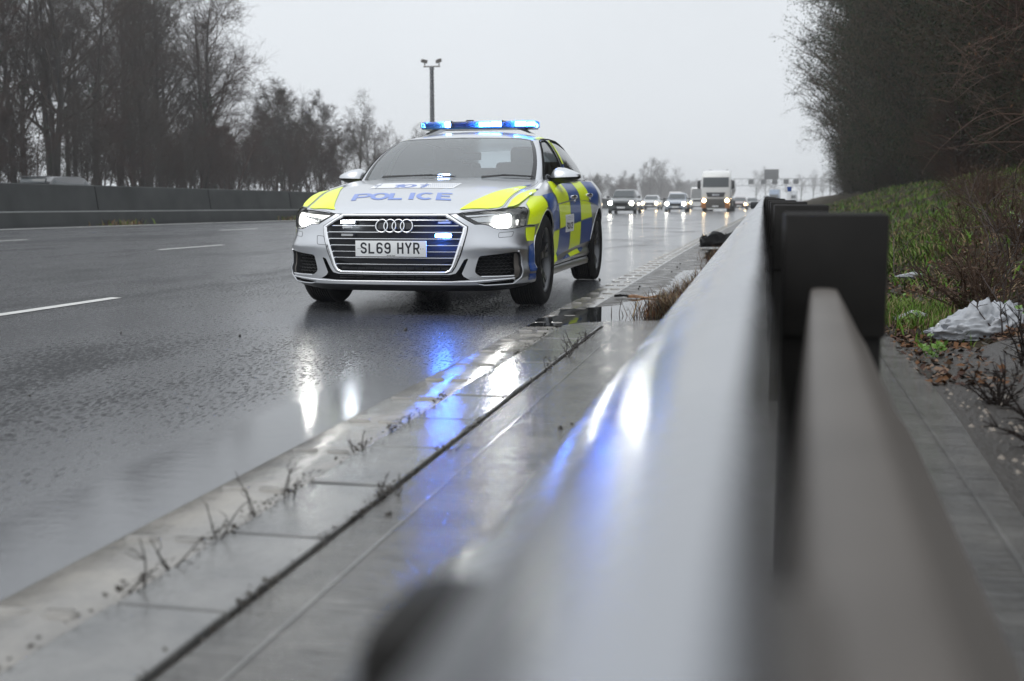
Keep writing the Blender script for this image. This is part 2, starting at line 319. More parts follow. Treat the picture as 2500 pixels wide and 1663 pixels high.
strip('left_verge',-60,-36,-6,1400,8,50,M['soil'],.25)
# lane dashes: 2 m mark, 7 m gap
b=MB()
for u in (-4.98,-8.6,-12.2):
    for k in range(-1,60):
        s0=6.05+9*k
        if s0<0: continue
        n=3; vs=[]
        for i in range(n+1):
            for du in (-.05,.05):
                s=s0+2*i/n; vs.append(W(u+du,s,zr(u+du,s)+.004))
        b.add(vs,[(2*i,2*i+1,2*i+3,2*i+2) for i in range(n)])
o=b.build('lane_markings',M['linepaint'],angle=180); o['kind']='structure'
for nm,u in (('edge_line',-15.75),):
    strip(nm,u-.09,u+.09,-4,1200,1,140,M['linepaint'],.004)
# ribbed edge line with raised bars in pairs
b=MB(); vs=[]; S=[-3+ (1000)*(k/160)**2.4 for k in range(161)]
for s in S:
    for u,z in ((-1.455,0),(-1.44,.006),(-1.225,.006),(-1.21,0)): vs.append(W(u,s,zr(u,s)+z))
b.add(vs,[(i*4+j,i*4+j+1,(i+1)*4+j+1,(i+1)*4+j) for i in range(160) for j in range(3)])
for k in range(0,150):
    s=.86+.485*k
    for c,wd in ((-1.39,.088),(-1.279,.086)):
        ring=[]; nn=10
        a0=random.uniform(.9,1.08); ds=random.uniform(-.012,.012); hh=random.uniform(.005,.009)
        top=[W(c+wd/2*.86*a0*math.copysign(abs(math.cos(2*PI*i/nn))**.6,math.cos(2*PI*i/nn)),s+ds+.011*math.sin(2*PI*i/nn),zr(c,s)+.006+hh) for i in range(nn)]
        bot=[W(c+wd/2*a0*math.copysign(abs(math.cos(2*PI*i/nn))**.6,math.cos(2*PI*i/nn))*1.04,s+ds+.021*math.sin(2*PI*i/nn),zr(c,s)+.004) for i in range(nn)]
        b.add(bot+top,[(i,(i+1)%nn,nn+(i+1)%nn,nn+i) for i in range(nn)]+[tuple(range(nn,2*nn))])
o=b.build('ribbed_edge_line',M['ribline'],angle=60); o['kind']='structure'
# precast channel units with cross joints (rounded arris), along the ribbed line
b=MB(); j=.0
for k in range(17):
    s0=-1.02+.485*k; s1=s0+.472
    if s0>6.95: break
    if s1>6.95: s1=6.95
    b.box(((-1.200-.962)/2,(s0+s1)/2,-.03+random.uniform(-.002,.002)),(.238,s1-s0,.098),0,.006)
o=b.build('drainage_channel',M['channel'],smooth=False); o['kind']='structure'
# in-situ slab beside it, ending with a ragged edge about 7.5 m out
b=MB(); 
out=[(-.940,-3),(-.940,6.95),(-1.17,6.80),(-1.19,6.98),(-1.10,7.15),(-.92,7.28),(-.70,7.36),(-.35,7.42),(.05,7.47),(.45,7.44),(.72,7.32),(.745,6.6),(.735,5.6),(.70,4.2),(.63,2.6),(.60,-3)]
n=len(out); 
b.add([(u,s,.016) for u,s in out]+[(u,s,-.1) for u,s in out],[tuple(range(n))]+[(i,(i+1)%n,n+(i+1)%n,n+i) for i in range(n)])
o=b.build('concrete_slab',M['slab'],smooth=False); o['kind']='structure'
b=MB()
for (u0,s0,u1,s1,wd) in ((-.832,-2,-.828,7.15,.006),(.55,2.0,.625,7.38,.012)):
    b.add([(u0-wd/2,s0,.0182),(u0+wd/2,s0,.0182),(u1+wd/2,s1,.0182),(u1-wd/2,s1,.0182)],[(0,1,2,3)])
o=b.build('slab_joint',M['channel'],smooth=False); o['kind']='structure'
b=MB(); b.box((-.951,2.0,-.02),(.016,10.0,.05),0)
b.box((-1.205,2.0,-.02),(.012,10.0,.046),0)
o=b.build('channel_slot',M['mud'],smooth=False); o['kind']='structure'
# standing water beyond the slab
def blob(name,pts,z,material,seed=1,jit=.08):
    rnd=random.Random(seed); P=[]
    for i,(p,q) in enumerate(zip(pts,pts[1:]+pts[:1])):
        L=math.dist(p,q); n=max(2,int(L/.12))
        for k in range(n):
            t=k/n; P.append((p[0]+(q[0]-p[0])*t+rnd.uniform(-jit,jit)*.5,p[1]+(q[1]-p[1])*t+rnd.uniform(-jit,jit)))
    b=MB(); b.add([W(u,s,zr(u,s)+z) for u,s in P],[tuple(range(len(P)))]); o=b.build(name,material,smooth=False); o['kind']='structure'; return o
blob('puddle',[(-1.42,6.9),(-.9,7.1),(-.2,7.4),(-.28,8.6),(-.42,9.6),(-.5,11.5),(-.62,13.2),(-.88,13.0),(-.86,10.6),(-.95,9.2),(-1.08,8.4),(-1.40,8.1)],.011,M['water'],3)
blob('puddle',[(-.45,13.8),(-.40,17),(-.5,22),(-.75,24),(-.9,20),(-.8,16)],.010,M['water'],5)

# ------------------------------------------------------------------ central concrete barrier
b=MB(); prof=[(-.30,0),(-.30,.08),(-.25,.33),(-.19,.36),(-.105,.98),(-.085,1.0),(.085,1.0),(.105,.98),(.19,.36),(.25,.33),(.30,.08),(.30,0)]
S=[-6+1200*(k/90)**2 for k in range(91)]
b.loft([[W(-16.72+x,s,zr(-16.72,s)+z-(.02 if z==0 else 0)) for x,z in prof] for s in S])
M['ledge']=mat('pale_ledge',(.17,.175,.172),.7,noise=.3,nscale=3)
# paler strip along the step
o=b.build('concrete_barrier',M['concrete'],angle=35); tag(o,'long grey concrete step barrier along the central reservation','barrier')
for s in np.arange(20,92,6.0): b=MB(); b.box(W(-16.72+.150,s,zr(-16.72,s)+.68),(.012,.025,.6),0,rot=Matrix.Rotation(-.135,3,'Y')); b.build('joint',M['gap'],o,smooth=False)
b=MB(); b.loft([[W(-16.72+x,s,zr(-16.72,s)+z) for x,z in ((.195,.352),(.253,.325),(.256,.334),(.198,.362))] for s in S]); b.build('step_ledge',M['ledge'],o)

# ------------------------------------------------------------------ guard rail
def beam(name,prof,s0,s1,ns,material,du=lambda s:0,dz=lambda s:0,thick=.004,pw=1.0):
    """corrugated beam: open profile given thickness"""
    P=cr2(prof,3); n=len(P); rings=[]
    for k in range(ns+1):
        s=s0+(s1-s0)*(k/ns)**pw
        out=[]; 
        for i,(x,z) in enumerate(P): out.append(W(x+du(s),s,z+dz(s)))
        for i in reversed(range(n)):
            a=P[max(0,i-1)]; c=P[min(n-1,i+1)]; tx,tz=c[0]-a[0],c[1]-a[1]; L=math.hypot(tx,tz) or 1
            out.append(W(P[i][0]+du(s)+tz/L*thick*side(prof),s,P[i][1]+dz(s)-tx/L*thick*side(prof)))
        rings.append(out)
    b=MB(); b.loft(rings); return b.build(name,material,angle=45)
def side(prof): return 1
def cr2(p,n):
    q=[(2*p[0][0]-p[1][0],2*p[0][1]-p[1][1])]+list(p)+[(2*p[-1][0]-p[-2][0],2*p[-1][1]-p[-2][1])]; o=[]
    for i in range(1,len(q)-2):
        for k in range(n):
            t=k/n; a,b_,c,d=q[i-1:i+3]
            o.append(tuple(.5*(2*b_[j]+(-a[j]+c[j])*t+(2*a[j]-5*b_[j]+4*c[j]-d[j])*t*t+(-a[j]+3*b_[j]-3*c[j]+d[j])*t**3) for j in (0,1)))
    return o+[tuple(p[-1])]
railz=lambda s:.0068*s if s>0 else 0
LP=[(-.002,.650),(.002,.695),(-.006,.704),(-.030,.698),(-.060,.672),(-.084,.636),(-.090,.605),(-.078,.575),(-.060,.550),(-.066,.520),(-.120,.500),(-.205,.470),(-.256,.442),(-.266,.415),(-.24,.390),(-.16,.378)]
rail=empty('guard_rail',(0,0,0)); tag(rail,'bright galvanised guard rail running from the lens along the hard strip','guard rail')
far=beam('far_beam',LP,.93,62,90,M['steel'],dz=lambda s:railz(s),pw=1.8); far.name='beam'; far.parent=rail
near=beam('beam',[(x*1.06-.001,z+.008) for x,z in LP],-.6,.955,16,M['steel'],dz=lambda s:railz(s)); near.parent=rail
b=MB(); b.box((.006,-.10,.668),(.030,.84,.012),0,.004); b.build('cover_plate',M['steel_dk'],rail)
# rusty splice bolt block under the near end
b=MB(); b.box((-.142,.49,.575),(.06,.10,.05),0,.02); o=b.build('splice_block',M['post'],rail)
for s in (.50,.62,3.3,3.42,6.5,6.62): b=MB(); b.lathe([(0,.012),(.014,.010),(.018,.003),(.018,-.004)],12,'x',(-.098,s,.60+railz(s)),0); b.build('bolt',M['steel_dk'],rail)
b=MB(); b.box((-.10,17.0,.735),(.13,.5,.10),0,.02); b.build('splice_clip',M['black'],rail)
for k,s in enumerate((2.35,4.45,6.55,8.65,12.8,17,21.2,25.4,31,37,43,50)):
    z=.748+.0056*s; b=MB()
    b.box((.142,s+.05,z/2-.15),(.196,.10,z+.3),0,.006)
    p=b.build('post',M['post'],rail)
    b=MB(); b.box((.146,s-.004,z-.125),(.200,.022,.245),0,.004); b.build('bracket',M['post'],p)
rail2=empty('lower_rail',(0,0,0)); tag(rail2,'dull grey rail flaring away inside the dark posts, nearest at the bottom','guard rail')
# lower inner rail: direction slightly outward and falling away
D=(.267*math.cos(TH)-math.sin(TH))/(.267*math.sin(TH)+math.cos(TH))
RP=[(-.012,.60),(-.006,.655),(.004,.665),(.038,.664),(.050,.652),(.088,.580),(.108,.545),(.112,.505),(.128,.470),(.180,.400),(.200,.360),(.198,.330),(.175,.30)]
rb=beam('beam',RP,-.5,2.27,16,M['steel_dk'],du=lambda s:D*s,dz=lambda s:-.0217*s); rb.parent=rail2

# ------------------------------------------------------------------ marker post, camera mast, gantry
mp=empty('marker_post',W(.56,27.8,zr(.5,27.8)+.09)); tag(mp,'white roadside marker post with a blue top behind the guard rail','marker post')
b=MB(); b.box((0,0,.55),(.10,.05,1.16),0,.008); b.build('post',M['white'],mp)
b=MB(); b.box((0,-.027,1.02),(.092,.006,.105),0); b.box((0,.0,1.05),(.106,.056,.05),0,.004); b.build('reflector_band',M['blue'],mp)
pole=empty('camera_mast',W(-18.35,61.5,.15)); tag(pole,'tall grey camera mast standing in the central reservation behind the police car','camera mast')
b=MB(); b.lathe([(.17,0),(.15,1.2),(.11,7.9),(.125,7.92),(.125,8.08),(0,8.10)],16); b.build('mast',M['steel'],pole)
b=MB(); b.box((0,0,8.10),(.95,.10,.06),0,.01); b.box((-.40,0,8.20),(.05,.05,.18)); b.box((.42,0,8.22),(.05,.05,.22)); b.build('crossarm',M['steel_dk'],pole)
for x,sg in ((-.42,1),(.42,-1)):
    b=MB(); b.lathe([(0,-.20),(.075,-.19),(.085,0),(.075,.14),(.05,.16),(0,.16)],14,'x'); b.box((0,0,.09),(.34,.17,.02),0,.004)
    b.build('traffic_camera',M['steel_dk'],pole,loc=(x,0,8.38),rot=(0,.2*sg,.4*sg))
M['gantry']=mat('haze_paled_gantry_steel',(.36,.365,.37),.6)  # light galvanised grey, chosen paler to stand in for haze fade
g=empty('sign_gantry',W(-7,368,-.1)); tag(g,'hazy motorway gantry with a big blank message board far down the road','gantry')
b=MB()
for z in (6.0,8.15):
    for y in (-.6,.6): b.box((0,y,z),(34,.22,.22))
for i in range(-8,9):
    b.box((i*2.05,0,7.07),(.12,1.2,2.2)); 
    if i<8: b.tube([(i*2.05,-.6,6.05),(i*2.05+2.05,-.6,8.1)],.07,4)
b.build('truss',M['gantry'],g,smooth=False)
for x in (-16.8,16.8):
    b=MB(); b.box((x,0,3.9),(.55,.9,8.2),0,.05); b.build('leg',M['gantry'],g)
b=MB(); b.box((-1.2,-.95,9.5),(4.4,.5,3.1),0,.08); b.build('message_board',M['black'],g)
for x in (-7.4,-3.6,-.1,3.3,6.3):
    b=MB(); b.box((x,-.85,7.2),(1.6,.3,1.5),0,.05); b.build('lane_signal',M['black'],g)

# ------------------------------------------------------------------ debris on the hard strip
def carcass():
    root=empty('tyre_carcass',W(-.60,19.6,zr(-.6,19.6)))
    tag(root,'torn black tyre carcass lying on the wet strip by the guard rail','tyre')
    rnd=random.Random(4); n=30; m=16; rings=[]
    for i in range(n):
        t=i/(n-1); x=-.44+1.10*t; e=min(1,t/.16)*.72+.28; hh=(.225+.03*math.sin(t*13)+.02*math.sin(t*29))*e*(1-.25*t); wy=(.19+.03*math.sin(t*8))*(e*.6+.4); yc=.05*math.sin(t*6)
        ring=[]
        for j in range(m):
            a=2*PI*j/m; c,sn=math.cos(a),math.sin(a)
            fold=1+.16*math.sin(3*a+t*10)+.08*math.sin(7*a-t*17)
            ring.append((x+.03*math.sin(4*a+t*20),yc+wy*c*fold,max(0.0,.03+hh*(.5+.5*sn)*fold*(1.05 if sn>0 else 1))))
        rings.append(ring)
    b=MB(); b.loft(rings); b.build('torn_tread',M['rubber'],root,angle=60)
    b=MB()
    for i in range(16):
        x=-.4+1.0*i/15+rnd.uniform(-.03,.03); h=rnd.uniform(.05,.13); z=.20+.03*math.sin(x*9)-.03*(x>.3)
        b.add([(x,0.05,z-.05),(x+.055,.05,z-.05),(x+rnd.uniform(-.04,.06),.06,z+h*.8)],[(0,1,2)])
    o=b.build('torn_edge',M['rubber'],root,smooth=False); md=o.modifiers.new('thickness','SOLIDIFY'); md.thickness=.012
    b=MB()
    for i in range(9):
        p=[(-.38+rnd.uniform(-.05,.03),-.1+rnd.uniform(-.06,.06),.1)]
        for k in range(7):
            a=k*.9+i; p.append((-.43+.07*math.cos(a)+rnd.uniform(-.02,.02),-.12+.04*rnd.random(),.13+.10*math.sin(a)*.8+.03*rnd.random()))
        b.tube(p,.006,5)
    b.build('wire_cord',M['rubber'],root); root.rotation_euler=(0,0,.35); return root
carcass()
root=empty('torn_strap',W(-.93,9.15,.014)); tag(root,'frayed brown strip of debris with black cords lying in the puddle','debris')
b=MB(); rnd=random.Random(8); rings=[]
for i in range(14):
    t=i/13; x=-.13+.27*t; h=.014+.006*math.sin(t*8); w2=.025*(.5+math.sin(PI*min(1,t*1.0+.1)))
    rings.append([(x,-w2,0),(x,-w2*.8,h),(x,0,h*1.3),(x,w2*.8,h),(x,w2,0)])
b.loft(rings,closed=True); b.build('strip',mat('rusty_brown',(.22,.10,.035),.5,noise=.5,nscale=20),root)
b=MB()
for i in range(8):
    b=MB(); sgn=-1 if i<4 else 1; x0=.12*sgn; p=[(x0,rnd.uniform(-.02,.02),.012)]
    for k in range(6): p.append((x0+sgn*(.03*k*rnd.uniform(.3,1.0)),rnd.uniform(-.05,.05),.005+.02*rnd.random()))
    b.tube(p,.004,5); b.build('cord',M['rubber'],root)
o=empty('tread_scrap',W(-.42,8.0,.008)); tag(o,'curved black strip of tyre at the edge of the weeds','debris')
b=MB(); b.loft([[(.20*math.cos(a)-.04,.30*math.sin(a),0),(.20*math.cos(a)-.04,.30*math.sin(a),.016),(.175*math.cos(a)-.04,.27*math.sin(a),.018),(.175*math.cos(a)-.04,.27*math.sin(a),0)] for a in [1.9+.12*k for k in range(18)]]); b.build('strip',M['rubber'],o)
# small stones on the wet road, each its own lump
stone=[]
rnd=random.Random(21)
spots=[(rnd.uniform(-1.1,-.4),rnd.uniform(7.8,15)) for _ in range(16)]+[(rnd.uniform(-2.2,-1.5),rnd.uniform(10.5,14)) for _ in range(4)]+[(rnd.uniform(-6,-2),rnd.uniform(3.2,7)) for _ in range(5)]+[(rnd.uniform(-.9,-.3),rnd.uniform(2.2,6.4)) for _ in range(6)]
for i,(u,s) in enumerate(spots):
    if i==0:
        bm=bmesh.new(); bmesh.ops.create_icosphere(bm,subdivisions=2,radius=.011)
        for v in bm.verts: v.co*=1+.35*math.sin(v.co.x*310+v.co.y*190)*math.cos(v.co.z*240)
        me=bpy.data.meshes.new('pebble'); bm.to_mesh(me); bm.free(); me.materials.append(M['gravel']); me.polygons.foreach_set('use_smooth',[True]*len(me.polygons)); p=bpy.data.objects.new('pebble',me); COL.objects.link(p); first=p
    else: p=first.copy(); COL.objects.link(p)
    z=.016 if s<7.4 and u>-.95 else 0.008
    p.location=W(u,s,zr(u,s)+z); p.rotation_euler=(rnd.random()*6,rnd.random()*6,rnd.random()*6); q=rnd.uniform(.5,1.35); p.scale=(q,q*.8,q*.7)
    tag(p,'small dark stone lying on the wet surface','stone','stones scattered on the wet road')

# ------------------------------------------------------------------ litter on the bank
def crumple(name,label,cat,loc,size,material,seed,rz=0):
    bm=bmesh.new(); bmesh.ops.create_icosphere(bm,subdivisions=5,radius=1.0); from mathutils import noise as mn
    o3=Vector((seed*3.1,seed*1.7,seed*.9))
    for v in bm.verts:
        p=v.co.copy(); q=1+.42*mn.noise(p*1.3+o3)+.22*(1-2*abs(mn.noise(p*2.6+o3)))+.13*(1-2*abs(mn.noise(p*5.5+o3)))
        q*=1+.16*(1-2*abs(mn.noise(p*9+o3))); v.co=Vector((p.x*size[0]*q-(.5*size[0]*max(0,-p.x-.2)),p.y*size[1]*q,max(-.02,(p.z*.9+.25)*size[2]*q*(1 if p.x>-.1 else max(.35,1+p.x*.7)))))
    me=bpy.data.meshes.new(name); bm.to_mesh(me); bm.free(); me.materials.append(material); me.polygons.foreach_set('use_smooth',[True]*len(me.polygons))
    o=bpy.data.objects.new(name,me); COL.objects.link(o); o.location=loc; o.rotation_euler=(0,0,rz); tag(o,label,cat); return o
bagm=mat('dirty_white_plastic',(.36,.375,.40),.35,trans=0.0,noise=.25,nscale=9)
crumple('plastic_bag','crumpled white plastic bag lying among the brambles','bag',(1.24,6.75,.04),(.175,.11,.125),bagm,3,.25)
crumple('tissue','small white scrap of plastic in dead leaves up the bank','litter',(1.36,10.9,.10),(.075,.04,.03),bagm,7,.1)
crumple('paper_scrap','pale paper scrap beside the grass tuft near the slab','litter',(.98,7.75,.02),(.07,.05,.035),bagm,11,.4)
crumple('wrapper','grey crumpled wrapper high on the leafy bank','litter',(2.45,11.6,.50),(.045,.05,.09),bagm,5,.9)
can=empty('drink_can',(1.08,7.02,.045),.5); tag(can,'crushed white and green drink can lying beside the plastic bag','can')
b=MB(); b.lathe([(0,-.062),(.024,-.062),(.0305,-.052),(.0305,.05),(.026,.060),(0,.058)],24,'x'); b.build('can_body',M['white'],can)
b=MB(); b.lathe([(.0308,-.045),(.0308,-.012)],24,'x'); b.build('green_band',M['leafgreen'],can)
b=MB(); b.lathe([(0,.0605),(.024,.0605),(.026,.058)],24,'x'); b.build('can_lid',M['satin'],can)

# ------------------------------------------------------------------ police saloon (car frame: x forward from the front axle, y to its left, z up)
def cat(pts,n=60):
    """Catmull-Rom through pts, n samples a span"""
    p=np.array(pts,float);p=np.vstack([2*p[0]-p[1],p,2*p[-1]-p[-2]]);o=[]
    t=np.linspace(0,1,n,endpoint=False)[:,None]
    for i in range(1,len(p)-2):
        a,b,c,d=p[i-1:i+3]
        o.append(.5*((2*b)+(-a+c)*t+(2*a-5*b+4*c-d)*t*t+(-a+3*b-3*c+d)*t**3))
    return np.vstack(o+[p[-2:-1]])
def ip(x,pts):
    p=np.array(pts,float);return np.interp(x,p[:,0],p[:,1])
def smooth_ip(pts,n=40):
    c=cat(pts,n)
    o=np.argsort(c[:,0]);c=c[o]
    return lambda x:np.interp(x,c[:,0],c[:,1])
# ---- lower skin
_plan=cat([(.910,-.2),(.915,0),(.910,.2),(.893,.38),(.860,.54),(.800,.68),(.700,.785),(.56,.862),(.38,.912),(.18,.935),(0,.940),(-.25,.936),(-.6,.918),(-1.2,.910),(-1.9,.912),(-2.4,.926),(-2.75,.938),(-3.0,.938),(-3.3,.918),(-3.6,.868),(-3.82,.78),(-3.95,.60),(-4.0,.35),(-4.015,0),(-4.0,-.35)],40)
_i0=int(np.argmin(np.abs(_plan[:200,1])));_i1=len(_plan)-1-int(np.argmin(np.abs(_plan[::-1][:200,1])))
_plan=_plan[_i0:_i1+1]
_S=np.concatenate([[0],np.cumsum(np.hypot(*np.diff(_plan,axis=0).T))]);SMAX=_S[-1]
_T=np.gradient(_plan,axis=0);_T/=np.hypot(_T[:,0],_T[:,1])[:,None]
_N=np.stack([-_T[:,1],_T[:,0]],1);_N*=np.sign((_N*(_plan-np.array([-1.5,0]))).sum(1))[:,None]
def plan(s): return np.interp(s,_S,_plan[:,0]),np.interp(s,_S,_plan[:,1])
def pnorm(s):
    a,b=np.interp(s,_S,_N[:,0]),np.interp(s,_S,_N[:,1]);l=np.hypot(a,b);return a/l,b/l
def s_at_x(x): # side part
    m=(_S>.55)&(_S<SMAX-.4);return np.interp(-np.asarray(x,float),-_plan[m,0],_S[m])
def s_at_y(y): m=_S<.9;return np.interp(y,_plan[m,1],_S[m])
_zt=smooth_ip([(-.05,.704),(0,.704),(s_at_y(.42),.7065),(s_at_y(.60),.722),(s_at_x(.62),.752),(s_at_x(.4),.802),(s_at_x(.2),.842),(s_at_x(-.25),.905),(s_at_x(-.55),.952),(s_at_x(-.8),.968),(s_at_x(-1.5),.975),(s_at_x(-2.4),.990),(s_at_x(-3.2),1.0),(s_at_x(-3.6),1.0),(SMAX-.5,.985),(SMAX,.985)])
def ztop(s): return _zt(s)
def zbot(s): return ip(s,[(0,.205),(.8,.205),(s_at_x(.45),.20),(s_at_x(0),.21),(s_at_x(-.4),.205),(s_at_x(-2.5),.215),(s_at_x(-3.4),.25),(SMAX,.26)])
_side=smooth_ip([(.15,-.16),(.20,-.105),(.25,-.06),(.30,-.042),(.36,-.040),(.45,-.024),(.60,-.004),(.70,.002),(.78,.001),(.84,-.006),(.87,-.016),(.91,-.040),(.95,-.074),(.98,-.103),(1.0,-.125)])
_front=smooth_ip([(.15,-.14),(.18,-.05),(.20,-.012),(.225,.002),(.30,.002),(.40,.0),(.5,-.003),(.58,-.012),(.64,-.026),(.68,-.042),(.704,-.056),(.75,-.10)])
def off(s,z):
    zt=ztop(s);w=np.clip((s-.62)/(.55),0,1);w=w*w*(3-2*w)
    zs=np.where(z<.55,z,.55+(z-.55)*(.98-.55)/(zt-.55))
    zf=np.where(z<.5,z,.5+(z-.5)*(.704-.5)/(zt-.5))
    b=np.where(s<1.02,np.exp(-((s-1.02)/.30)**2),np.exp(-((s-1.02)/.15)**2))*np.interp(z,[.20,.26,.46,.58],[0,1,.9,0])*.032
    r=np.interp(s,[.46,.60,.95,1.10],[0,1,1,0])*np.interp(z,[.405,.430,.450,.475,.56,.60],[0,.35,1,.9,.1,0])*.020
    c=w*np.interp(z,[.27,.305,.345,.40],[0,.010,-.010,0])
    wl=np.clip((s-1.27)/.22,0,1);k=np.clip((z-.36)/.16,0,1);w2=wl*(1-k)+w*k
    return _side(zs)*w2+_front(zf)*(1-w2)+b+r+c
def skin(s,z,d=0.0):
    """left half of the lower body; s = metres along the plan from the nose, z = height; negative s mirrors"""
    s=np.asarray(s,float);z=np.asarray(z,float)
    sg=np.where(s<0,-1.0,1.0);a=np.abs(s);x,y=plan(a);nx,ny=pnorm(a);o=off(a,z)+d
    return np.stack([x+nx*o,sg*(y+ny*o),z+0*a],-1)
# ---- top sheet (bonnet)
_q=np.linspace(0,s_at_x(-.9),300);_Q=skin(_q,ztop(_q))
_hc=smooth_ip([(-1.2,1.04),(-.95,1.02),(-.75,1.0),(-.58,.985),(-.4,.972),(-.2,.953),(0,.930),(.2,.902),(.4,.868),(.6,.822),(.72,.783),(.80,.748),(.845,.720),(.860,.704),(.90,.66)])
def bonnet(x,y,d=0.0):
    x=np.asarray(x,float);y=np.asarray(y,float)
    yq=np.interp(-x,-_Q[:,0],_Q[:,1]);zq=np.interp(-x,-_Q[:,0],_Q[:,2])
    t=np.clip(np.abs(y)/np.maximum(yq,1e-3),0,1.0);h=_hc(x)
    return np.stack([x,y,h-(h-zq)*t**3.2+d],-1)
XB,YQ=_Q[:,0],_Q[:,1]
# ---- greenhouse: closed bands between belt and roof edge, half
_gb=cat([(-.50,-.3),(-.49,0),(-.505,.30),(-.545,.55),(-.595,.70),(-.66,.775),(-.80,.812),(-1.2,.822),(-2.0,.826),(-2.6,.808),(-3.0,.775),(-3.3,.725),(-3.46,.62),(-3.52,.3),(-3.53,0),(-3.52,-.3)],40)
_gt=cat([(-1.145,-.3),(-1.14,0),(-1.15,.28),(-1.165,.48),(-1.19,.588),(-1.25,.616),(-1.36,.618),(-1.7,.628),(-2.1,.622),(-2.45,.602),(-2.68,.575),(-2.8,.535),(-2.87,.46),(-2.9,.25),(-2.905,0),(-2.9,-.25)],40)
_gb=_gb[40:-40];_gt=_gt[40:-40];_U=np.linspace(0,13,len(_gb))
def _gz0(u): return ip(u,[(0,.985),(3,.978),(4,.966),(5,.962),(6,.966),(7,.978),(9,.995),(11,1.01),(13,1.03)])
def _gz1(u): return ip(u,[(0,1.345),(2,1.335),(3,1.316),(4,1.313),(5,1.328),(6,1.348),(7,1.350),(8,1.336),(9,1.318),(10,1.302),(11,1.304),(13,1.318)])
def gh(u,b,d=0.0):
    """greenhouse: u 0 centre front .. 3-4 A-pillar .. 6 door .. 11 C-pillar .. 13 centre rear (negative mirrors), b 0 belt .. 1 roof edge"""
    u=np.asarray(u,float);b=np.asarray(b,float);sg=np.where(u<0,-1.0,1.0);a=np.abs(u)
    p0=np.stack([np.interp(a,_U,_gb[:,0]),np.interp(a,_U,_gb[:,1]),_gz0(a)],-1)
    p1=np.stack([np.interp(a,_U,_gt[:,0]),np.interp(a,_U,_gt[:,1]),_gz1(a)],-1)
    bb=b[...,None];p=p0*(1-bb)+p1*bb
    n=np.stack([np.interp(a,[0,3,4.5,10,11.5,13],[.5,.35,0,0,-.4,-.4]),np.interp(a,[0,3,4.5,10,11.5,13],[0,.5,.85,.85,.3,0]),np.full_like(a,.5)],-1)
    n=n/np.linalg.norm(n,axis=-1)[...,None]
    bulge=.035*4*bb*(1-bb)+d
    p=p+n*bulge
    p[...,1]*=sg
    return p
_rt=smooth_ip([(-1.0,1.29),(-1.14,1.345),(-1.3,1.384),(-1.5,1.408),(-1.75,1.420),(-2.1,1.415),(-2.45,1.391),(-2.7,1.359),(-2.905,1.318),(-3.1,1.27)])
def roof(x,y,d=0.0):
    x=np.asarray(x,float);y=np.asarray(y,float)
    o=np.argsort(-_gt[:,0]);xs=-_gt[:,0][o]
    yq=np.interp(-x,xs,_gt[:,1][o]);uq=np.interp(-x,xs,_U[o]);zq=_gz1(uq)
    t=np.clip(np.abs(y)/np.maximum(yq,1e-3),0,1);h=_rt(x)
    return np.stack([x,y,h-(h-zq)*t**2.6+d],-1)

def inside(P,poly):
    P=np.asarray(P);x,y=P[:,0],P[:,1];r=np.zeros(len(P),bool);q=np.asarray(poly);n=len(q)
    for i in range(n):
        x0,y0=q[i];x1,y1=q[(i+1)%n]
        if y0==y1: continue
        c=((y0>y)!=(y1>y))&(x<(x1-x0)*(y-y0)/(y1-y0)+x0); r^=c
    return r
def dens(poly,st,sc):
    o=[]
    for p,q in zip(poly,list(poly[1:])+[poly[0]]):
        L=math.hypot((q[0]-p[0])*sc,q[1]-p[1]);n=max(1,int(math.ceil(L/st)))
        o+=[(p[0]+(q[0]-p[0])*k/n,p[1]+(q[1]-p[1])*k/n) for k in range(n)]
    return o
def rnd_poly(poly,r,n=5,sc=1.0,skip=()):
    """round the corners of a polygon"""
    o=[];k=len(poly)
    for i in range(k):
        if i in skip: o.append(poly[i]); continue
        p=Vector((poly[i][0]*sc,poly[i][1]));a=Vector((poly[i-1][0]*sc,poly[i-1][1]))-p;b=Vector((poly[(i+1)%k][0]*sc,poly[(i+1)%k][1]))-p
        d=min(r,a.length*.45,b.length*.45)
        p0=p+a.normalized()*d;p1=p+b.normalized()*d
        for j in range(n+1):
            t=j/n;q=p0*(1-t)**2+p*2*t*(1-t)+p1*t*t;o.append((q.x/sc,q.y))
    return o
